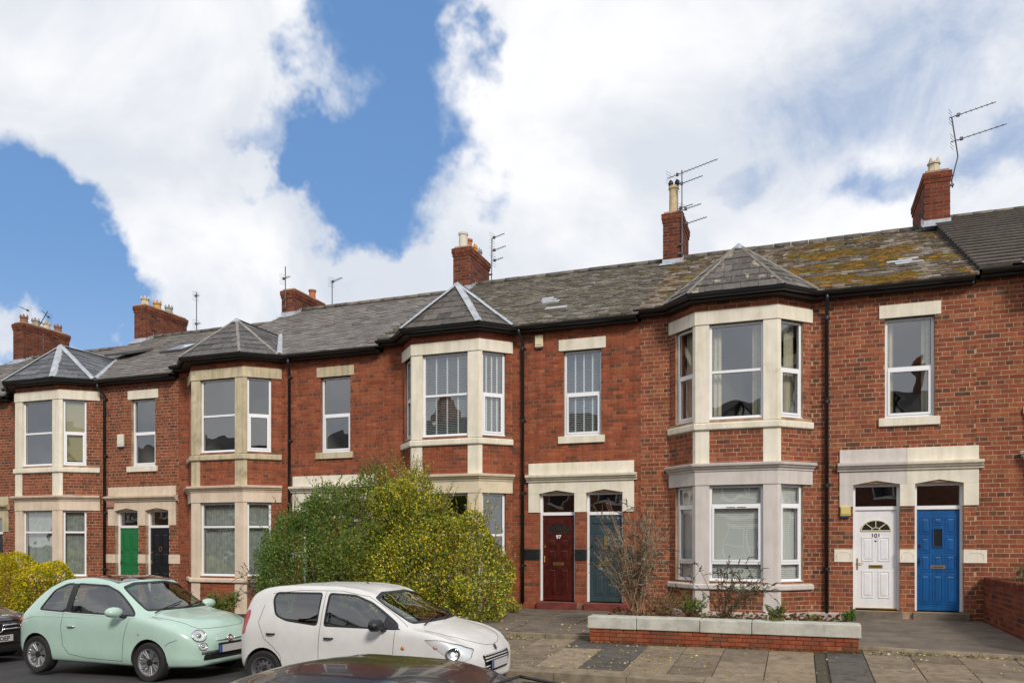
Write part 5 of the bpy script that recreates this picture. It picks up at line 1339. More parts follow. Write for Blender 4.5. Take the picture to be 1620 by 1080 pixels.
moss('d', 5200, 5, (-.2, 3.2), .12, MOSSC, .06); moss('d', 500, 6, (-3.2, -1.9), .35, MOSSC, .045); moss('c', 800, 7, (-6.0, -3.4), .35, [(.09, .09, .03), (.12, .11, .04)], .03)

# ------------------------------------------------------------------ the terrace across the street, behind the camera; seen only in the panes and in car paint
def opposite(x0, k):
    w = 6.65; gx = x0 + w / 2
    H = thing('terraced_house', f'gabled brick house across the street seen only in reflections, {["first","second","third","fourth","fifth","sixth","seventh","eighth","ninth"][k]} from the left', 'house', 'houses across the street seen in reflections')
    H.location = (x0 + w, -22.4, -.35 + sx(gx) * .6); H.rotation_euler = (0, 0, math.pi)
    holes = [(.8, 1.5, .5, 2.5), (1.62, 2.7, .5, 2.5), (.8, 1.5, 3.9, 6), (1.62, 2.7, 3.9, 6), (3.9, 4.7, 0, 2.5), (5.0, 5.8, 0, 2.5), (4.4, 5.3, 3.9, 5.9)]
    m = MB(); wall_sheet(m, (0, 0, 0), (1, 0, 0), w, -.4, 6.5, holes); m.build('wall', mat('far_brick', (.21, .085, .05), .9, var=.35, vscale=4, bump=.3), H)
    s = MB()
    for (a, b, c0, c1) in holes:
        s.box(a - .1, b + .1, -.05, .05, c1, c1 + .25); s.box(a - .08, b + .08, -.05, .07, c0 - .15, c0)
    s.box(.45, 3.0, .0, .10, 2.9, 3.1); s.box(3.6, 6.1, 0, .12, 2.85, 3.05); s.build('stonework', STONE, H)
    f = MB(); g = MB()
    for (a, b, c0, c1) in holes:
        for r in ((a, a + .07, c0, c1), (b - .07, b, c0, c1), (a, b, c0, c0 + .07), (a, b, c1 - .07, c1), (a, b, (c0 + c1) / 2 - .03, (c0 + c1) / 2 + .03)): f.box(r[0], r[1], -.12, -.06, r[2], r[3])
        i = g.addv([g.P(a, -.1, c0), g.P(b, -.1, c0), g.P(b, -.1, c1), g.P(a, -.1, c1)]); g.face(i, i + 1, i + 2, i + 3)
    f.build('window', UPVC, H); g.build('pane', mat('far_pane', (.03, .035, .04), .05, spec=.9), H)
    r = MB(); r.poly([(0, -.3, 6.5), (w, -.3, 6.5), (w, 5.3, 9.5), (0, 5.3, 9.5)]); r.poly([(0, 5.3, 9.5), (w, 5.3, 9.5), (w, 10.9, 6.5), (0, 10.9, 6.5)])
    r.poly([(0, -.3, 6.5), (0, 5.3, 9.5), (0, 10.9, 6.5)]); r.poly([(w, -.3, 6.5), (w, 5.3, 9.5), (w, 10.9, 6.5)]); r.wbox(0, w, 10.5, 10.7, -.4, 6.5)
    # gabled front over the bay
    r.poly([(.3, -.45, 6.5), (1.75, -.45, 8.5), (1.75, 3.4, 8.5), (.3, -.3, 6.5)]); r.poly([(3.2, -.45, 6.5), (1.75, -.45, 8.5), (1.75, 3.4, 8.5), (3.2, -.3, 6.5)]); r.build('roof', mat('far_slate', (.085, .08, .075), .7, var=.3), H)
    t = MB(); t.poly([(.4, -.4, 6.5), (3.1, -.4, 6.5), (1.75, -.4, 8.36)]); t.build('gable', WHITE, H)
    b = MB()
    for p, q in (((.3, -.47, 6.45), (1.75, -.47, 8.45)), ((3.2, -.47, 6.45), (1.75, -.47, 8.45)), ((1.75, -.43, 6.5), (1.75, -.43, 8.3)), ((1.1, -.43, 6.5), (1.1, -.43, 7.4)), ((2.4, -.43, 6.5), (2.4, -.43, 7.4))): b.tube([p, q], .07, 4)
    b.build('bargeboard', FASCIA, H)
    c = MB(); c.wbox(-.3, .3, 4.6, 6.2, 8.6, 10.8); c.build('chimney', mat('far_brick', (1, 1, 1)), H)
    c = MB()
    for yy in (4.85, 5.2, 5.6, 5.95): c.lathe([(.13, 0), (.11, .4), (.14, .42), (0, .42)], (0, yy, 10.8), seg=8)
    c.build('chimney_pot', TERRA, H)
for k in range(9): opposite(-48.5 + 6.65 * k + 1.2, k)
# ------------------------------------------------------------------ cars
def pchip(xs, ys, q):
    xs, ys, q = np.array(xs, float), np.array(ys, float), np.array(q, float); h = np.diff(xs); d = np.diff(ys) / h; m = np.zeros(len(xs))
    for i in range(1, len(xs) - 1):
        if d[i - 1] * d[i] > 0: w1, w2 = 2 * h[i] + h[i - 1], h[i] + 2 * h[i - 1]; m[i] = (w1 + w2) / (w1 / d[i - 1] + w2 / d[i])
    m[0], m[-1] = d[0], d[-1]; k = np.clip(np.searchsorted(xs, q) - 1, 0, len(h) - 1); t = (q - xs[k]) / h[k]
    return ys[k] * (1 + 2 * t) * (1 - t) ** 2 + m[k] * h[k] * t * (1 - t) ** 2 + ys[k + 1] * t * t * (3 - 2 * t) + m[k + 1] * h[k] * t * t * (t - 1)
def section(p, bulge=.45):
    zb, w, zs, wt, zr, zc = p
    C = [(0, zb), (.6 * w, zb), (.90 * w, zb + .012), (.985 * w, zb + min(.09, .25 * (zs - zb))), (w, zb + bulge * (zs - zb)), (.975 * w, zs), (wt, zr), (.62 * wt, zr + .72 * (zc - zr)), (0, zc)]
    C = [Vector(c) for c in C]; E = [Vector((-C[1].x, C[1].y))] + C + [Vector((-C[-2].x, C[-2].y))]; out = []
    for i in range(1, len(E) - 2):
        n = 8 if i in (5, 6) else 5
        for k in range(n):
            t = k / n; a, b, c, d = E[i - 1], E[i], E[i + 1], E[i + 2]
            if i == 6: a = b * .7 + a * .3 if False else a
            out.append(.5 * ((2 * b) + (c - a) * t + (2 * a - 5 * b + 4 * c - d) * t * t + (3 * b - a - 3 * c + d) * t ** 3))
    out.append(C[-1]); return [(max(o.x, 0), o.y) for o in out]
class Car:
    def __init__(s, tab, N=120):
        s.L = tab[-1][0]; X = s.L * (1 - np.cos(np.linspace(0, math.pi, N))) / 2; X = X * .6 + np.linspace(0, s.L, N) * .4
        T = list(zip(*tab)); cols = [pchip(T[0], T[j], X) for j in range(1, 7)]
        s.bm = bmesh.new(); rows = []
        for i, x in enumerate(X):
            h = section([c[i] for c in cols]); ring = [(y, z) for y, z in h] + [(-y, z) for y, z in reversed(h[1:-1])]
            rows.append([s.bm.verts.new((x, y, z)) for y, z in ring])
        for a, b in zip(rows, rows[1:]):
            n = len(a)
            for j in range(n): s.bm.faces.new((a[j], b[j], b[(j + 1) % n], a[(j + 1) % n]))
        s.bm.faces.new(rows[0]); s.bm.faces.new(list(reversed(rows[-1])))
        bmesh.ops.triangulate(s.bm, faces=[f for f in s.bm.faces if len(f.verts) > 4]); bmesh.ops.recalc_face_normals(s.bm, faces=s.bm.faces); s.bm.normal_update()
        s.bvh = BVHTree.FromBMesh(s.bm)
    def side(s, x, z, sg=-1):
        r = s.bvh.ray_cast(Vector((x, 3 * sg, z)), Vector((0, -sg, 0))); return (r[0], r[1]) if r[0] else (Vector((x, .5 * sg, z)), Vector((0, sg, 0)))
    def front(s, y, z, sg=1):
        r = s.bvh.ray_cast(Vector((s.L + 2 if sg > 0 else -2, y, z)), Vector((-sg, 0, 0))); return (r[0], r[1]) if r[0] else (Vector((s.L, y, z)), Vector((1, 0, 0)))
    def top(s, x, y):
        r = s.bvh.ray_cast(Vector((x, y, 4)), Vector((0, 0, -1))); return (r[0], r[1]) if r[0] else (Vector((x, y, 1)), Vector((0, 0, 1)))
    def cut(s, poly, ax, flt):
        bm = s.bm; i, j = ax; k = 3 - i - j
        n = len(poly); area = sum(poly[a][0] * poly[(a + 1) % n][1] - poly[(a + 1) % n][0] * poly[a][1] for a in range(n)); sg = 1 if area > 0 else -1
        a0, a1 = min(p[0] for p in poly), max(p[0] for p in poly); b0, b1 = min(p[1] for p in poly), max(p[1] for p in poly)
        fs = []
        for f in bm.faces:
            c = f.calc_center_median()
            if not flt(c, f.normal): continue
            vs = [v.co for v in f.verts]
            if max(v[i] for v in vs) < a0 or min(v[i] for v in vs) > a1 or max(v[j] for v in vs) < b0 or min(v[j] for v in vs) > b1: continue
            fs.append(f)
        for q in range(n):
            p0, p1 = poly[q], poly[(q + 1) % n]; no = [0, 0, 0]; no[i] = (p1[1] - p0[1]) * sg; no[j] = -(p1[0] - p0[0]) * sg; co = [0, 0, 0]; co[i], co[j] = p0
            if abs(no[i]) + abs(no[j]) < 1e-6: continue
            no = Vector(no).normalized(); co = Vector(co)
            geom = list({e for f in fs for e in f.edges}) + list({v for f in fs for v in f.verts}) + fs
            r = bmesh.ops.bisect_plane(bm, geom=geom, plane_co=co, plane_no=no, dist=1e-5)
            fs = [g for g in r['geom'] if isinstance(g, bmesh.types.BMFace) and g.is_valid and (g.calc_center_median() - co).dot(no) < 0]
        return fs
    def take(s, fs, name, m, parent, off=0.0, smooth=True, delete=True, only=None):
        mb = bmesh.new(); mp = {}
        s.bm.normal_update()
        for f in fs:
            for v in f.verts:
                if v not in mp: mp[v] = mb.verts.new(v.co + v.normal * off)
        for f in fs: mb.faces.new([mp[v] for v in f.verts])
        if delete: bmesh.ops.delete(s.bm, geom=fs, context='FACES')
        me = bpy.data.meshes.new(name); mb.to_mesh(me); mb.free(); me.materials.append(m)
        if smooth: me.polygons.foreach_set('use_smooth', [True] * len(me.polygons))
        return link(name, me, parent)
    def body(s, name, m, parent, mi):
        # inner lining: the same shell drawn in a little, dark
        s.bm.normal_update(); inn = s.bm.copy(); inn.normal_update()
        for v in inn.verts: v.co -= v.normal * .022
        bmesh.ops.reverse_faces(inn, faces=inn.faces); me = bpy.data.meshes.new('lining'); inn.to_mesh(me); inn.free(); me.materials.append(mi); me.polygons.foreach_set('use_smooth', [True] * len(me.polygons))
        me2 = bpy.data.meshes.new(name); s.bm.to_mesh(me2); me2.materials.append(m); me2.polygons.foreach_set('use_smooth', [True] * len(me2.polygons)); me2.set_sharp_from_angle(angle=R(50))
        b = link(name, me2, parent); link('lining', me, parent); return b
def ngon(cx, cz, r, n=24, ry=None): return [(cx + r * math.cos(2 * math.pi * k / n), cz + (ry or r) * math.sin(2 * math.pi * k / n)) for k in range(n)]
def inset(poly, d):
    n = len(poly); area = sum(poly[a][0] * poly[(a + 1) % n][1] - poly[(a + 1) % n][0] * poly[a][1] for a in range(n)); sg = 1 if area > 0 else -1; out = [Vector(p) for p in poly]
    for k in range(n):
        a, b = Vector(poly[k]), Vector(poly[(k + 1) % n])
        if (b - a).length < 1e-5: continue
        nn = Vector((-(b - a).y, (b - a).x)).normalized() * sg; a = a + nn * d; res = []
        for i in range(len(out)):
            P, Q = out[i], out[(i + 1) % len(out)]; u, v = (P - a).dot(nn), (Q - a).dot(nn)
            if u >= 0: res.append(P)
            if (u >= 0) != (v >= 0): res.append(P + (Q - P) * (u / (u - v)))
        out = res
    q = []
    for p in out:
        if not q or (p - q[-1]).length > .002: q.append(p)
    return [tuple(p) for p in q]
def inset_old(poly, d):
    n = len(poly); cx = sum(p[0] for p in poly) / n; cy = sum(p[1] for p in poly) / n; area = sum(poly[a][0] * poly[(a + 1) % n][1] - poly[(a + 1) % n][0] * poly[a][1] for a in range(n)); sg = 1 if area > 0 else -1; out = []
    for k in range(n):
        a, b, c = Vector(poly[k - 1]), Vector(poly[k]), Vector(poly[(k + 1) % n]); d1, d2 = (b - a).normalized(), (c - b).normalized(); n1, n2 = Vector((-d1.y, d1.x)) * sg, Vector((-d2.y, d2.x)) * sg; m = n1 + n2; m = m / max(m.dot(n1), .35); out.append(tuple(b + m * d))
    return out
def rounded(poly, r=.05, n=4):
    out = []; N = len(poly)
    for k in range(N):
        a, b, c = Vector(poly[k - 1]), Vector(poly[k]), Vector(poly[(k + 1) % N]); ra = min(r, (a - b).length * .45); rc = min(r, (c - b).length * .45); p = b + (a - b).normalized() * ra; q = b + (c - b).normalized() * rc
        for t in range(n + 1): t /= n; out.append(tuple(p * (1 - t) ** 2 + b * 2 * t * (1 - t) + q * t * t))
    return out
SIL = mat('wheel_silver', (.45, .45, .46), .3, .8); TRIM = mat('car_black_trim', (.015, .015, .017), .45); LINING = mat('car_lining', (.035, .034, .033), .9)
TYRE = mat('tyre', (.018, .018, .018), .85, var=.2, vscale=20); SEAT = mat('seat_cloth', (.05, .05, .055), .9); GAP = mat('panel_gap', (.012, .012, .012), .8); REDL = mat('red_lens', (.45, .012, .012), .15, coat=.5); ORANGE = mat('orange_lens', (.55, .13, .02), .2)
REFL = mat('lamp_reflector', (.78, .78, .79), .42, .35); PLATE = mat('plate_white', (.52, .50, .49), .5); EUB = mat('plate_blue', (.01, .08, .40), .4); YPL = mat('dark_red_enamel', (.16, .01, .015), .3)
def M3(nrm, up=Vector((0, 0, 1))):
    z = Vector(nrm).normalized(); x = up.cross(z).normalized(); y = z.cross(x); return Matrix((x, y, z)).transposed()
def car(name, label, tab, paint, loc, rz, sc, axles, wr, side_windows, shield, rearshield, roof=None, wheel='spoke', pillars=(), seams=(), shieldx=None, wheel_w=.185, seat_x=(1.3, 2.0), arch=.045):
    root = thing(name, label, 'car', 'cars parked in the street', loc, rz); root.scale = (sc,) * 3
    c = Car(tab); c.root = root; L = c.L
    if roof:
        fs = c.cut(roof, (0, 1), lambda p, n: p.z > 1.2 and n.z > .5); c.take(fs, 'roof_panel', mat('roof_black_glass', (.012, .011, .011), .05, spec=.8, coat=1), root)
    for poly, nm in side_windows:
        for sg in (-1, 1):
            fs = c.cut(poly, (0, 2), lambda p, n: p.y * sg > .3 and n.y * sg > .15)
            keep = set(fs); c.take(fs, 'window_trim', TRIM, root, delete=False) if False else None
            inner = inset(poly, .022)
            g = c.cut(inner, (0, 2), lambda p, n: p.y * sg > .3 and n.y * sg > .15)
            c.take(g, nm, CARGLASS, root, off=-.006)
            outer = [f for f in c.bm.faces if f.normal.y * sg > .1 and inside2(poly, (f.calc_center_median().x, f.calc_center_median().z)) and f.calc_center_median().y * sg > .3]
            c.take(outer, 'window_trim', TRIM, root, off=.001)
    for (poly, flt, nm) in ((shield, lambda p, n: p.x > shieldx and n.x > .1 and n.z > .05, 'windscreen'), (rearshield, lambda p, n: p.x < 1.0 and n.x < -.25, 'rear_window')):
        if not poly: continue
        c.cut(poly, (1, 2), flt); g = c.cut(inset(poly, .028), (1, 2), flt); c.take(g, nm, CARGLASS, root, off=-.006)
        outer = [f for f in c.bm.faces if flt(f.calc_center_median(), f.normal) and inside2(poly, (f.calc_center_median().y, f.calc_center_median().z))]
        c.take(outer, 'window_trim', TRIM, root, off=.001)
    for ax in axles:
        for sg in (-1, 1):
            fs = c.cut(ngon(ax, wr + .005, wr + arch, 28), (0, 2), lambda p, n: p.y * sg > .42); bmesh.ops.delete(c.bm, geom=fs, context='FACES')
    return c, root
def inside2(poly, p):
    x, y = p; r = False; n = len(poly)
    for i in range(n):
        (x0, y0), (x1, y1) = poly[i], poly[(i + 1) % n]
        if (y0 > y) != (y1 > y) and x < (x1 - x0) * (y - y0) / (y1 - y0) + x0: r = not r
    return r
def wheels(c, root, axles, wr, ww, kind, yw):
    proto = None
    for ax in axles:
        for sg in (-1, 1):
            if proto is None:
                w = bpy.data.objects.new('wheel', None)
                t = MB(); MX = Matrix(((1, 0, 0), (0, 0, -1), (0, 1, 0)))      # axis along -y (outward on the near side)
                h = ww / 2; rr = wr * .66
                t.lathe([(rr * .95, -h * .9), (wr * .93, -h), (wr * .985, -h * .8), (wr, -h * .5), (wr, h * .5), (wr * .985, h * .8), (wr * .93, h), (rr + .012, h * .94), (rr, h * .85), (rr * .97, h * .3), (rr * .9, 0)], (0, 0, 0), seg=40, M=MX)
                a = MB(); a.lathe([(rr, h * .2), (rr + .004, h * .84), (rr + .010, h * .93), (rr - .006, h * .90), (rr - .02, h * .6), (rr - .03, h * .1), (0, h * .1)], (0, 0, 0), seg=40, M=MX)
                d = MB()
                if kind == 'spoke':
                    d.lathe([(rr * .97, h * .12), (0, h * .14)], (0, 0, 0), seg=24, M=MX)
                    for k in range(14):
                        th = 2 * math.pi * k / 14 + (.09 if k % 2 else -.09)
                        for (r0, r1, w0, w1, y0, y1) in ((.045, rr * .98, .011, .015, .62, .86),):
                            e = Vector((math.cos(th), 0, math.sin(th))); g = Vector((-math.sin(th), 0, math.cos(th)))
                            vs = [];
                            for (r_, w_, y_) in ((r0, w0, y0), (r1, w1, y1)):
                                for s2, dz in ((-1, 0), (1, 0), (.5, 1), (-.5, 1)): p = e * r_ + g * w_ * s2; vs.append((p.x, -(h * (y_ - .12 + dz * .12)), p.z))
                            i = a.addv(vs)
                            for j in range(4): a.face(i + j, i + (j + 1) % 4, i + 4 + (j + 1) % 4, i + 4 + j)
                            a.face(i + 7, i + 6, i + 5, i + 4)
                    d.lathe([(.05, h * .5), (.05, h * .72), (.03, h * .76), (0, h * .76)], (0, 0, 0), seg=16, M=MX)
                elif kind == 'steel':
                    a.lathe([(rr * .95, h * .3), (rr * .82, h * .42), (rr * .55, h * .60), (rr * .34, h * .62), (rr * .30, h * .45), (0, h * .45)], (0, 0, 0), seg=32, M=MX)
                    for k in range(12):
                        th = 2 * math.pi * k / 12; d.lathe([(.016, h * .40), (.016, h * .57), (0, h * .57)], (rr * .70 * math.cos(th), 0, rr * .70 * math.sin(th)), seg=8, M=MX)
                    for k in range(4):
                        th = 2 * math.pi * (k + .5) / 4; d.lathe([(.012, h * .5), (.010, h * .70), (0, h * .70)], (rr * .38 * math.cos(th), 0, rr * .38 * math.sin(th)), seg=6, M=MX)
                    d.lathe([(.035, h * .4), (.035, h * .60), (0, h * .62)], (0, 0, 0), seg=14, M=MX)
                else:
                    for k in range(5):
                        th = 2 * math.pi * k / 5
                        e = Vector((math.cos(th), 0, math.sin(th))); g = Vector((-math.sin(th), 0, math.cos(th))); vs = []
                        for (r_, w_, y_) in ((.04, .03, .6), (rr * .97, .02, .8)):
                            for s2, dz in ((-1, 0), (1, 0), (.6, 1), (-.6, 1)): p = e * r_ + g * w_ * s2; vs.append((p.x, -(h * (y_ - .12 + dz * .15)), p.z))
                        i = a.addv(vs)
                        for j in range(4): a.face(i + j, i + (j + 1) % 4, i + 4 + (j + 1) % 4, i + 4 + j)
                        a.face(i + 7, i + 6, i + 5, i + 4)
                    d.lathe([(rr * .97, h * .12), (0, h * .14)], (0, 0, 0), seg=24, M=MX)
                COL.objects.link(w); w.parent = root
                kids = [t.build('tyre', TYRE, w, recalc=True), a.build('rim', SIL if kind != 'steel' else mat('steel_wheel', (.16, .16, .17), .45, .6), w, recalc=True), d.build('hub', TRIM, w, recalc=True)]
                for k_ in kids: smooth_angle(k_, 40)
                proto = (w, kids); o = w
            else:
                o = proto[0].copy(); COL.objects.link(o); o.parent = root
                for k_ in proto[1]: q = k_.copy(); COL.objects.link(q); q.parent = o
            o.location = (ax, sg * yw, wr); o.rotation_euler = (0, random.uniform(0, 6), 0 if sg < 0 else math.pi)
        # dark wheel housings
        m = MB(); n = 14
        for sg in (-1, 1):
            rad = wr + .05; ps = [(ax + rad * math.cos(math.pi * k / n), wr + rad * math.sin(math.pi * k / n)) for k in range(n + 1)]; ps = [(ps[0][0], .21)] + ps + [(ps[-1][0], .21)]
            i = m.addv([(a, sg * .40, b) for a, b in ps] + [(a, sg * (yw + .06), b) for a, b in ps]); k2 = len(ps)
            for j in range(k2 - 1): m.face(i + j, i + j + 1, i + k2 + j + 1, i + k2 + j)
            m.face(*range(i, i + k2))
        m.build('wheel_housing', LINING, root)['kind'] = 'stuff'
def lines(c, root, name, polys, m, r=.0035, lift=.0):
    """thin lines that follow the body: polys = list of (how, points); how = side / front / top, both flanks for side"""
    mb = MB()
    for how, pts in polys:
        P = []
        for a, b in zip(pts, pts[1:]):
            n = max(2, int(math.hypot(b[0] - a[0], b[1] - a[1]) / .04))
            for k in range(n): P.append((a[0] + (b[0] - a[0]) * k / n, a[1] + (b[1] - a[1]) * k / n))
        P.append(pts[-1])
        for sg in ((-1, 1) if how == 'side' else (1,)):
            Q = []
            for p in P:
                q, nn = (c.side(p[0], p[1], sg) if how == 'side' else c.front(p[0], p[1]) if how == 'front' else c.top(p[0], p[1])); Q.append(q + nn * lift)
            mb.tube(Q, r, 4)
    return mb.build(name, m, root)
def lamp(c, root, name, y, z, rx, rz_, bias=(.9, 0, .15), ring=CHROME, lensm=None, squash=1, chrome=.012, depth=.02):
    """round lamp set on the nose: reflector bowl, bulb, chrome ring, clear dome"""
    p, n = c.front(y, z); nn = (n * .55 + Vector((bias[0], math.copysign(bias[1], y), bias[2])) * .6).normalized(); M = M3(nn); out = None
    S = Matrix.Diagonal((1, rz_ / rx, 1))
    MM = M @ S; p = p + nn * depth * .3
    a = MB(); a.lathe([(rx * .2, -.012), (rx * .75, -.004), (rx * .95, .008), (rx * .95, .010), (rx * .7, .0), (rx * .2, -.008), (0, -.008)], p, seg=24, M=MM); lo = a.build(name, REFL, root, True, recalc=True)
    a = MB(); a.tube([tuple(p + MM @ Vector((rx * math.cos(t), rx * math.sin(t), .008))) for t in [2 * math.pi * k / 28 for k in range(28)]], chrome, 6, closed=True); a.build('lamp_ring', ring, lo, True)
    a = MB(); a.lathe([(rx * .36, .0), (rx * .36, .012), (rx * .2, .020), (0, .022)], p, seg=16, M=MM); a.build('bulb', mat('bulb_chrome', (.45, .45, .47), .25, 1), lo, True)
    a = MB(); i = a.addv([tuple(p + MM @ Vector((rx * .98 * q * math.cos(t), rx * .98 * q * math.sin(t), .008 + .03 * (1 - q * q)))) for q in (1, .75, .5, .25) for t in [2 * math.pi * k / 24 for k in range(24)]] + [tuple(p + MM @ Vector((0, 0, .038)))])
    for r_ in range(3):
        for k in range(24): a.face(i + r_ * 24 + k, i + r_ * 24 + (k + 1) % 24, i + (r_ + 1) * 24 + (k + 1) % 24, i + (r_ + 1) * 24 + k)
    for k in range(24): a.face(i + 72 + k, i + 72 + (k + 1) % 24, i + 96)
    a.build('lens', lensm or LAMPGLASS, lo, True); return lo
def plate(c, root, z0, z1, w, y0=0, tilt=0, txt=None, off=.025, blue=True):
    p, n = c.front(y0, (z0 + z1) / 2); x = p.x + off
    r = MB(); r.wbox(x - .02, x, y0 - w / 2, y0 + w / 2, z0, z1); pl = r.build('number_plate', PLATE, root)
    b = MB(); b.wbox(x - .022, x - .004, y0 - w / 2 - .008, y0 + w / 2 + .008, z0 - .008, z1 + .008); b.build('plate_holder', TRIM, pl)
    if blue: b = MB(); b.wbox(x, x + .001, y0 - w / 2, y0 - w / 2 + .045, z0, z1); b.build('blue_band', EUB, pl)
    if txt: text_obj(txt[0], (x + .001, y0 + txt[1], z0 + .018), txt[2], TRIM, pl, (R(90), 0, R(90)), 'plate_lettering', .001)
    return pl
def mirror(c, root, x, z, m, base, w=.20, h=.13, out=.17):
    for sg in (-1, 1):
        p, n = c.side(x, z, sg); q = p + Vector((0.0, sg * out, .05)); a = MB()
        for k in range(9):
            pass
        rings = []; N = 16
        prof = [(-.055, .80), (-.05, .97), (-.03, 1.0), (.01, .97), (.045, .80), (.065, .5), (.075, .15)]
        for (dx, s_) in prof: rings.append(a.addv([(q.x + dx, q.y + w / 2 * s_ * math.cos(t), q.z + h / 2 * s_ * math.sin(t)) for t in [2 * math.pi * k / N for k in range(N)]]))
        for A, B in zip(rings, rings[1:]):
            for j in range(N): a.face(A + j, A + (j + 1) % N, B + (j + 1) % N, B + j)
        a.face(*[rings[0] + j for j in range(N)]); a.face(*[rings[-1] + j for j in range(N)])
        mo = a.build('wing_mirror', m, root, recalc=True); smooth_angle(mo, 50)
        a = MB(); a.tube([tuple(p + Vector((.04, -sg * .03, -.03))), tuple(p + Vector((.03, sg * .06, -.02))), tuple(q + Vector((0, -sg * .04, -.03)))], .026, 8); a.build('mirror_foot', base, mo, True)
def seats(root, xs, dash, wheel_y=-.33, h=.0, w=.46):
    for x in xs:
        for y in (-.36, .36):
            m = MB(); m.wbox(x, x + .48, y - w / 2, y + w / 2, .38, .52); m.T = ID
            i = m.addv([(x - .02, y - w / 2, .45), (x + .12, y - w / 2, .45), (x - .08, y - w / 2 + .03, 1.02), (x - .17, y - w / 2 + .03, 1.02), (x - .02, y + w / 2, .45), (x + .12, y + w / 2, .45), (x - .08, y + w / 2 - .03, 1.02), (x - .17, y + w / 2 - .03, 1.02)])
            m.face(i, i + 1, i + 2, i + 3); m.face(i + 7, i + 6, i + 5, i + 4)
            for j in range(4): m.face(i + j, i + 4 + j, i + 4 + (j + 1) % 4, i + (j + 1) % 4)
            m.wbox(x - .20, x - .10, y - .12, y + .12, 1.05, 1.22); s = m.build('seat', SEAT, root, recalc=True); bv = s.modifiers.new('b', 'BEVEL'); bv.width = .03; bv.segments = 2
    m = MB(); m.wbox(dash - .1, dash + .55, -.66, .66, .62, .90); d = m.build('dashboard', LINING, root); bv = d.modifiers.new('b', 'BEVEL'); bv.width = .05; bv.segments = 3
    m = MB(); cx = dash - .22; m.tube([(cx + .07 * math.sin(t) * 1.1, wheel_y + .18 * math.cos(t), .93 + .16 * math.sin(t)) for t in [2 * math.pi * k / 20 for k in range(20)]], .014, 6, closed=True); m.tube([(cx, wheel_y, .93), (dash, wheel_y, .86)], .03, 6); m.tube([(cx, wheel_y - .17, .93), (cx, wheel_y + .17, .93)], .014, 5); m.build('steering_wheel', TRIM, root)
def wiper(c, root, pts):
    m = MB()
    for (x0, y0, x1, y1) in pts:
        P = []
        for k in range(7): t = k / 6; q, n = c.top(x0 + (x1 - x0) * t, y0 + (y1 - y0) * t); P.append(q + n * .02)
        m.tube(P, .009, 5)
    m.build('wiper', TRIM, root)
def handles(c, root, pts, m, l=.15):
    for (x, z) in pts:
        for sg in (-1, 1):
            P = [c.side(x + l * t, z, sg) for t in (0, .15, .5, .85, 1)]; o = [.0, .028, .034, .028, .0]; a = MB(); a.tube([tuple(q + n * k) for (q, n), k in zip(P, o)], .013, 8); a.build('door_handle', m, root, True)
MINT = mat('paint_mint', (.42, .585, .50), .28, coat=.8, var=.04, vscale=3); OFFW = mat('paint_offwhite', (.66, .65, .63), .35, coat=.35, var=.07, vscale=3); BLK = mat('paint_black', (.010, .010, .013), .22, coat=1); BLK2 = mat('paint_plum_black', (.005, .004, .005), .25, coat=.55, spec=.35)

# --- the mint green hatchback
T5 = [(0.00, .42, .36, .60, .30, .68, .72), (.03, .33, .60, .71, .47, .77, .81), (.10, .27, .73, .80, .56, .91, .96), (.22, .23, .785, .86, .59, 1.04, 1.10), (.38, .21, .81, .89, .60, 1.17, 1.24), (.60, .20, .82, .90, .60, 1.29, 1.36), (.95, .19, .82, .905, .60, 1.385, 1.455),
      (1.40, .19, .815, .90, .60, 1.41, 1.488), (1.75, .19, .815, .895, .595, 1.38, 1.47), (1.92, .19, .815, .89, .595, 1.345, 1.435), (2.15, .19, .815, .885, .60, 1.215, 1.31), (2.45, .19, .815, .875, .61, 1.045, 1.13), (2.68, .19, .815, .865, .625, .93, .985), (2.85, .20, .815, .84, .62, .905, .955), (3.08, .20, .80, .79, .59, .87, .92), (3.27, .21, .765, .73, .55, .81, .865),
      (3.40, .215, .70, .66, .50, .735, .79), (3.48, .22, .62, .58, .44, .665, .715), (3.53, .235, .52, .50, .36, .60, .64), (3.56, .27, .40, .45, .28, .55, .575)]
door5 = rounded([(1.22, .945), (2.50, .925), (2.47, .97), (2.02, 1.285), (1.80, 1.365), (1.22, 1.385)], .05)
qw5 = rounded([(.56, .965), (1.15, .945), (1.15, 1.385), (.98, 1.375), (.74, 1.27)], .06)
c, r = car('parked_car', 'mint green small hatchback with black roof and silver multi-spoke wheels', T5, MINT, (-11.90, -7.78, -.675), R(-1.2), 1.035, (.55, 2.80), .285, [(door5, 'door_window'), (qw5, 'quarter_window')],
       rounded([(-.60, .99), (.60, .99), (.545, 1.34), (.30, 1.395), (-.30, 1.395), (-.545, 1.34)], .04), rounded([(-.5, .98), (.5, .98), (.42, 1.28), (-.42, 1.28)], .05), roof=rounded([(.80, -.53), (1.95, -.55), (1.95, .55), (.80, .53)], .04), shieldx=1.88)
for sg in (-1, 1):
    g = c.cut([(1.135, .955), (1.235, .95), (1.235, 1.375), (1.135, 1.375)], (0, 2), lambda p, n: p.y * sg > .3 and n.y * sg > .15); c.take(g, 'window_pillar', TRIM, r, off=.001)
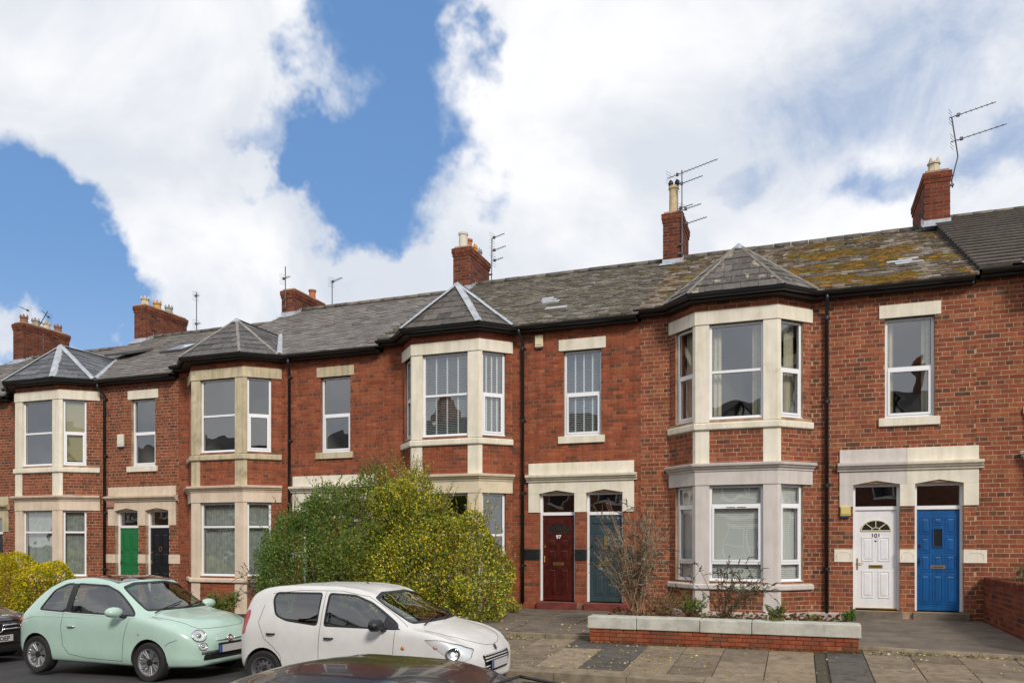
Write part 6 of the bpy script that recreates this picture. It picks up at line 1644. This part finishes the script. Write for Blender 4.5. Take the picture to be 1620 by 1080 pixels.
# lower grille and bumper strip
fr = lambda p, n: p.x > 3.0 and n.x > .1
fs = c.cut(rounded([(-.52, .31), (.52, .31), (.50, .395), (-.50, .395)], .03), (1, 2), fr); c.take(fs, 'lower_grille', TRIM, r, off=-.01)
body5 = c.body('body', MINT, r, LINING); wheels(c, r, (.55, 2.80), .285, .185, 'spoke', .725)
lines(c, r, 'panel_gap', [('side', [(1.10, .93), (1.08, .70), (1.12, .45), (1.24, .33)]), ('side', [(1.24, .33), (1.6, .285), (2.30, .275)]), ('side', [(2.30, .275), (2.33, .60), (2.42, .90)]), ('top', [(3.40, -.44), (3.435, -.3), (3.455, 0), (3.435, .3), (3.40, .44)]), ('top', [(2.70, -.64), (3.05, -.60), (3.32, -.52), (3.40, -.44)]), ('top', [(2.70, .64), (3.05, .60), (3.32, .52), (3.40, .44)]), ('side', [(3.10, .53), (3.16, .58), (3.28, .62)])], GAP)
lines(c, r, 'chrome_strip', [('side', [(.52, .955), (1.2, .935), (2.52, .912)])], CHROME, .006, .002)['kind'] = 'stuff'
lines(c, r, 'waist_crease', [('side', [(.10, .78), (.5, .87), (1.2, .885), (1.5, .88)])], MINT, .010, -.004)
for sg in (-1, 1):
    lamp(c, r, 'headlight', sg * .535, .665, .105, .088, (.85, .28, .25)); lamp(c, r, 'fog_light', sg * .52, .515, .062, .050, (.9, .3, .05), chrome=.006)
    m = MB(); P = [c.front(sg * y, .575) for y in (.075, .14, .22, .30)]; m.tube([tuple(q + n * .010) for q, n in P], .011, 6, r1=.006); m.build('chrome_whisker', CHROME, r, True)
    m = MB(); P = [c.front(sg * y, .425) for y in (.27, .36, .46, .54)]; m.tube([tuple(q + n * .004) for q, n in P], .022, 6); m.build('bumper_strip', mat('bumper_grey', (.10, .10, .10), .4), r, True)
    m = MB(); q, n = c.side(2.62, .68, sg); m.lathe([(.013, -.005), (.013, .008), (0, .01)], q, seg=10, M=M3(n)); m.build('side_repeater', ORANGE, r, True)
q, n = c.front(0, .585); m = MB(); m.lathe([(.058, -.01), (.058, .012), (.044, .016), (.044, .010), (0, .012)], q, seg=24, M=M3(n)); bdg = m.build('badge', CHROME, r, True, recalc=True)
m = MB(); m.lathe([(.042, .010), (.040, .016), (0, .018)], q, seg=20, M=M3(n)); m.build('enamel', YPL, bdg, True)
m = MB(); MM = M3(n)
for t in (-.020, -.007, .007, .020): m.tube([tuple(q + MM @ Vector((t - .003, -.018, .019))), tuple(q + MM @ Vector((t + .003, .018, .019)))], .0025, 4)
m.build('emblem', CHROME, bdg)
plate(c, r, .40, .505, .50, 0, off=.035); m = MB(); pq = c.front(0, .52)[0]; m.wbox(pq.x - .01, pq.x + .03, -.25, .25, .515, .535); m.build('plate_shade', TRIM, r)
mirror(c, r, 2.30, .945, MINT, TRIM, .27, .155, .17); handles(c, r, [(1.22, .745)], CHROME); seats(r, (1.35, .55), 2.25); wiper(c, r, [(2.66, -.55, 2.52, .10), (2.66, .02, 2.50, .55)])
m = MB(); q, n = c.side(.02, .9, -1)
for sg in (-1, 1):
    q, n = c.side(.16, .80, sg); m.lathe([(.045, -.01), (.04, .012), (0, .016)], q, seg=12, M=M3(n))
m.build('tail_light', REDL, r, True)
# --- the white hatchback
TA = [(0.00, .42, .50, .68, .42, .80, .84), (.04, .31, .66, .80, .53, 1.02, 1.07), (.12, .25, .735, .88, .58, 1.20, 1.26), (.22, .22, .765, .92, .60, 1.32, 1.37), (.42, .20, .785, .93, .605, 1.39, 1.445), (.80, .19, .80, .93, .61, 1.425, 1.485), (1.40, .19, .80, .92, .61, 1.425, 1.495), (1.75, .19, .80, .915, .60, 1.395, 1.475), (1.95, .19, .80, .91, .60, 1.35, 1.435),
      (2.20, .19, .80, .905, .605, 1.215, 1.30), (2.50, .19, .80, .90, .615, 1.06, 1.135), (2.76, .19, .80, .885, .63, .935, .99), (2.95, .20, .80, .86, .61, .895, .945), (3.15, .205, .785, .80, .57, .84, .895), (3.30, .21, .745, .73, .52, .78, .83), (3.41, .215, .67, .65, .45, .71, .75), (3.48, .225, .56, .57, .37, .63, .665), (3.52, .26, .42, .50, .28, .55, .58)]
fd = rounded([(1.43, .935), (2.52, .930), (2.50, 1.0), (2.06, 1.285), (1.82, 1.375), (1.43, 1.395)], .05); rd = rounded([(.66, 1.055), (.84, .985), (1.34, .935), (1.34, 1.395), (.60, 1.385), (.57, 1.28)], .06)
c, r = car('parked_car', 'off-white small five-door hatchback with black mirrors and steel wheels', TA, OFFW, (-7.47, -7.85, -.64), R(-1.2), 1.05, (.50, 2.78), .275, [(fd, 'door_window'), (rd, 'door_window')],
       rounded([(-.61, 1.0), (.61, 1.0), (.555, 1.34), (.30, 1.40), (-.30, 1.40), (-.555, 1.34)], .04), rounded([(-.5, .95), (.5, .95), (.46, 1.30), (-.46, 1.30)], .05), shieldx=1.9, wheel='steel')
fr = lambda p, n: p.x > 3.0 and n.x > .1
fs = c.cut(rounded([(-.36, .36), (.36, .36), (.42, .60), (-.42, .60)], .05), (1, 2), fr); c.take(fs, 'grille_recess', TRIM, r, off=-.02)
sd2 = lambda sg: (lambda p, n: p.y * sg > .25 and n.y * sg > -.2 and p.x < .5)
for sg in (-1, 1):
    fs = c.cut(rounded([(.0, .74), (.16, .78), (.235, 1.04), (.225, 1.13), (.16, 1.10), (.05, .95)], .03), (0, 2), sd2(sg)); c.take(fs, 'tail_light', REDL, r, off=.004)
    fs = c.cut(rounded([(2.88, .825), (3.05, .70), (3.22, .595), (3.37, .55), (3.45, .59), (3.43, .69), (3.30, .77), (3.10, .825)], .04), (0, 2), lambda p, n: p.y * sg > .28 and n.y * sg > .05); h_ = c.take(fs, 'headlight', REFL, r, off=-.012, delete=False); g_ = c.take(fs, 'lens', LAMPGLASS, h_, off=.004)
r.scale = (1.05, 1.05, .972)
bodyA = c.body('body', OFFW, r, LINING); wheels(c, r, (.50, 2.78), .275, .17, 'steel', .715)
for sg in (-1, 1):
    q, n = c.side(3.26, .655, sg); m = MB(); m.lathe([(.080, -.008), (.088, .010), (.072, .004), (.04, -.004), (0, -.004)], q, seg=20, M=M3((n + Vector((.35, 0, 0))).normalized())); hb = m.build('headlight', mat('bulb_chrome', (.45, .45, .47), .25, 1), r, True)
    q, n = c.side(3.04, .735, sg); m = MB(); m.lathe([(.028, -.006), (.026, .006), (0, .008)], q, seg=12, M=M3(n)); m.build('indicator', mat('pink_lens', (.5, .25, .22), .2), r, True)
    q, n = c.side(2.60, .70, sg); m = MB(); m.lathe([(.026, -.005), (.024, .008), (0, .010)], q, seg=12, M=M3(n)); m.build('side_repeater', ORANGE, r, True)
lines(c, r, 'panel_gap', [('side', [(1.385, .93), (1.37, .60), (1.37, .30)]), ('side', [(.46, 1.20), (.40, .95), (.52, .72), (.66, .62), (.78, .50), (.80, .32)]), ('side', [(.80, .30), (1.4, .275), (2.40, .275)]), ('side', [(2.40, .275), (2.46, .60), (2.48, .92)]), ('side', [(.55, 1.36), (1.0, 1.415), (1.6, 1.42), (2.0, 1.35), (2.35, 1.14), (2.62, .97)]),
    ('side', [(1.385, 1.41), (1.385, .93)]), ('top', [(2.80, -.63), (3.10, -.57), (3.30, -.46), (3.39, -.34), (3.44, -.2), (3.46, 0), (3.44, .2), (3.39, .34), (3.30, .46), (3.10, .57), (2.80, .63)])], GAP)
m = MB()
for z in (.40, .44, .515, .555, .59):
    P = [c.front(y, z)[0] + Vector((.002, 0, 0)) for y in np.linspace(-.36, .36, 9)]; m.tube([tuple(p) for p in P], .010, 5)
m.build('grille_bar', mat('grille_grey', (.50, .50, .49), .35), r, True)
m = MB()
for y in np.linspace(-.32, .32, 9): q = c.front(y, .535)[0]; m.tube([(q.x - .004, y, .51), (q.x - .004, y, .60)], .005, 4)
m.build('grille_strut', TRIM, r)
plate(c, r, .405, .510, .50, 0, off=.045)
q, n = c.front(0, .66); MM = M3(n); m = MB()            # angular S badge
S_ = [[(-.036, .010), (.006, .044), (.036, .020), (.018, .006), (.004, .018), (-.012, .006)], [(.036, -.010), (-.006, -.044), (-.036, -.020), (-.018, -.006), (-.004, -.018), (.012, -.006)], [(-.036, .010), (-.018, -.004), (.036, -.010), (.018, .004)]]
for pl_ in S_:
    k = len(pl_); i = m.addv([tuple(q + MM @ Vector((a, b, .004))) for a, b in pl_] + [tuple(q + MM @ Vector((a, b, .014))) for a, b in pl_]); m.face(*range(i + k, i + 2 * k)); [m.face(i + j, i + (j + 1) % k, i + k + (j + 1) % k, i + k + j) for j in range(k)]
m.build('badge', mat('dark_chrome', (.22, .22, .23), .2, 1), r)
mirror(c, r, 2.30, .95, TRIM, TRIM, .25, .17, .15)
for sg in (-1, 1):
    m = MB(); P = [c.side(a, b, sg)[0] + Vector((0, sg * .004, 0)) for a, b in ((2.28, .955), (2.55, .935), (2.30, 1.10))]; m.poly(P); m.build('mirror_corner', TRIM, r)
handles(c, r, [(1.46, .78), (.56, .80)], TRIM, .13); seats(r, (1.45, .60), 2.32); wiper(c, r, [(2.74, -.5, 2.62, .12), (2.74, .05, 2.60, .52)])
m = MB(); q, n = c.top(1.62, 0); m.tube([tuple(q), tuple(q + Vector((-.03, 0, .045)))], .012, 6, r1=.006); m.build('roof_aerial', TRIM, r)
m = MB(); q, n = c.top(2.50, -.44); m.T = ID; m.wbox(q.x - .07, q.x + .05, -.50, -.40, q.z - .045, q.z - .040); m.build('tax_disc', PLATE, r)
# --- the black saloon nose at the left edge
TM = [(0.00, .40, .50, .70, .42, .85, .90), (.08, .28, .72, .85, .55, 1.05, 1.10), (.3, .22, .86, .95, .62, 1.30, 1.36), (1.0, .20, .89, .97, .64, 1.38, 1.44), (1.9, .20, .89, .96, .63, 1.37, 1.44), (2.2, .20, .89, .95, .63, 1.31, 1.38), (2.6, .20, .89, .94, .65, 1.13, 1.20), (3.0, .20, .89, .92, .68, .97, 1.04), (3.3, .20, .885, .89, .66, .93, 1.0), (3.7, .20, .87, .84, .62, .87, .94), (4.0, .20, .84, .79, .58, .82, .88), (4.18, .20, .80, .73, .54, .76, .82), (4.27, .20, .73, .66, .48, .70, .75), (4.31, .21, .64, .58, .40, .63, .67), (4.33, .24, .5, .5, .32, .56, .59)]
c, r = car('parked_car', 'glossy black car at the left edge with star badge and chrome grille bars', TM, BLK, (-17.66, -7.72, -.775), R(-1.0), 1.0, (.75, 3.42), .315, [(rounded([(.6, 1.0), (2.95, .97), (2.2, 1.32), (1.0, 1.36), (.6, 1.25)], .06), 'door_window')],
       rounded([(-.65, 1.03), (.65, 1.03), (.58, 1.30), (.30, 1.36), (-.30, 1.36), (-.58, 1.30)], .04), None, shieldx=2.1)
fs = c.cut(rounded([(-.42, .55), (.42, .55), (.46, .76), (-.46, .76)], .04), (1, 2), lambda p, n: p.x > 4 and n.x > .1); c.take(fs, 'grille_recess', TRIM, r, off=-.02)
fs = c.cut(rounded([(-.55, .26), (.55, .26), (.5, .36), (-.5, .36)], .04), (1, 2), lambda p, n: p.x > 4 and n.x > .1); c.take(fs, 'lower_grille', TRIM, r, off=-.02)
for sg in (-1, 1):
    fs = c.cut(rounded([(3.85, .74), (4.20, .60), (4.27, .66), (4.18, .745), (3.88, .80)], .04), (0, 2), lambda p, n: p.y * sg > .4 and n.y * sg > .05); h_ = c.take(fs, 'headlight', mat('smoked_lamp', (.12, .12, .13), .08, .5), r, off=-.004)
c.body('body', BLK, r, LINING); wheels(c, r, (.75, 3.42), .315, .20, 'five', .79)
m = MB()
for z in (.615, .685):
    for a, b in ((-.43, -.10), (.10, .43)): m.tube([tuple(c.front(y, z)[0] + Vector((.008, 0, 0))) for y in np.linspace(a, b, 5)], .016, 6)
m.build('grille_bar', CHROME, r, True)
q, n = c.front(0, .65); q = q + Vector((.025, 0, 0)); MM = M3(Vector((1, 0, .08))); m = MB(); m.tube([tuple(q + MM @ Vector((.088 * math.cos(t), .088 * math.sin(t), 0))) for t in [2 * math.pi * k / 32 for k in range(32)]], .009, 6, closed=True); st = m.build('badge_ring', CHROME, r, True)
m = MB(); m.lathe([(.086, -.012), (.086, -.008), (0, -.008)], q, seg=24, M=MM); m.build('badge_disc', TRIM, st)
m = MB()
for k in range(3):
    t = math.pi / 2 + 2 * math.pi * k / 3; e = Vector((math.cos(t), math.sin(t), 0)); g = Vector((-math.sin(t), math.cos(t), 0)); i = m.addv([tuple(q + MM @ v) for v in (e * .084, g * .014, -e * .008, -g * .014, Vector((0, 0, .014)))]); m.face(i, i + 1, i + 4); m.face(i + 1, i + 2, i + 4); m.face(i + 2, i + 3, i + 4); m.face(i + 3, i, i + 4)
m.build('badge_star', CHROME, st)
plate(c, r, .40, .515, .52, 0, off=.03, txt=('2 OEP', .06, .105), blue=False)
lines(c, r, 'panel_gap', [('top', [(3.1, -.66), (3.7, -.60), (4.1, -.54), (4.2, -.40), (4.23, 0), (4.2, .40), (4.1, .54), (3.7, .60), (3.1, .66)])], GAP)
mirror(c, r, 2.75, .98, BLK, TRIM, .2, .14, .15); seats(r, (1.6, .8), 2.6); wiper(c, r, [(2.98, -.5, 2.80, .15), (2.98, .05, 2.8, .55)])
# --- the dark car right in front of the camera: only its roof reaches into the picture
TF = [(0.00, .40, .55, .70, .42, .85, .90), (.08, .28, .74, .85, .55, 1.0, 1.04), (.35, .22, .84, .90, .58, 1.13, 1.18), (.75, .20, .87, .93, .60, 1.07, 1.13), (1.2, .20, .88, .93, .61, 1.19, 1.25), (1.6, .20, .88, .93, .61, 1.275, 1.340), (2.05, .20, .88, .93, .61, 1.28, 1.352), (2.28, .20, .88, .92, .61, 1.235, 1.318), (2.50, .20, .88, .92, .62, 1.13, 1.205), (2.80, .20, .88, .91, .64, 1.02, 1.09), (3.15, .20, .88, .89, .66, .94, 1.0), (3.6, .20, .87, .84, .62, .87, .92), (3.95, .20, .82, .77, .56, .80, .84), (4.12, .21, .72, .66, .46, .71, .74), (4.2, .25, .55, .52, .34, .58, .6)]
c, r = car('parked_car', 'dark car roof in front of the camera reflecting the houses', TF, BLK2, (-.12, -14.45, -.525), R(180), 1.0, (.75, 3.35), .31, [(rounded([(.55, .98), (1.45, .97), (1.45, 1.27), (1.0, 1.24), (.6, 1.12)], .05), 'door_window'), (rounded([(1.52, .97), (2.95, .96), (2.30, 1.215), (1.95, 1.265), (1.52, 1.27)], .05), 'door_window')],
       rounded([(-.62, 1.0), (.62, 1.0), (.56, 1.22), (.28, 1.27), (-.28, 1.27), (-.56, 1.22)], .04), rounded([(-.5, .92), (.5, .92), (.46, 1.12), (-.46, 1.12)], .04), shieldx=2.15)
c.body('body', BLK2, r, LINING); wheels(c, r, (.75, 3.35), .31, .20, 'five', .78); mirror(c, r, 2.55, .96, BLK2, TRIM, .2, .14, .15); seats(r, (1.5, .7), 2.5)
wiper(c, r, [(3.05, -.5, 2.85, .2), (3.05, .05, 2.85, .6)])
lines(c, r, 'roof_gutter', [('side', [(.7, 1.19), (1.2, 1.255), (1.9, 1.29), (2.3, 1.255), (2.7, 1.12)])], TRIM, .008)

# ------------------------------------------------------------------ lettering becomes real meshes
bpy.context.view_layer.update(); dg = bpy.context.evaluated_depsgraph_get()
for o in [o for o in scene.objects if o.type == 'FONT']:
    me = bpy.data.meshes.new_from_object(o.evaluated_get(dg)); n = link(o.name.split('.')[0] + '_', me, o.parent); n.matrix_local = o.matrix_local.copy(); nm_ = o.name; bpy.data.objects.remove(o); n.name = nm_
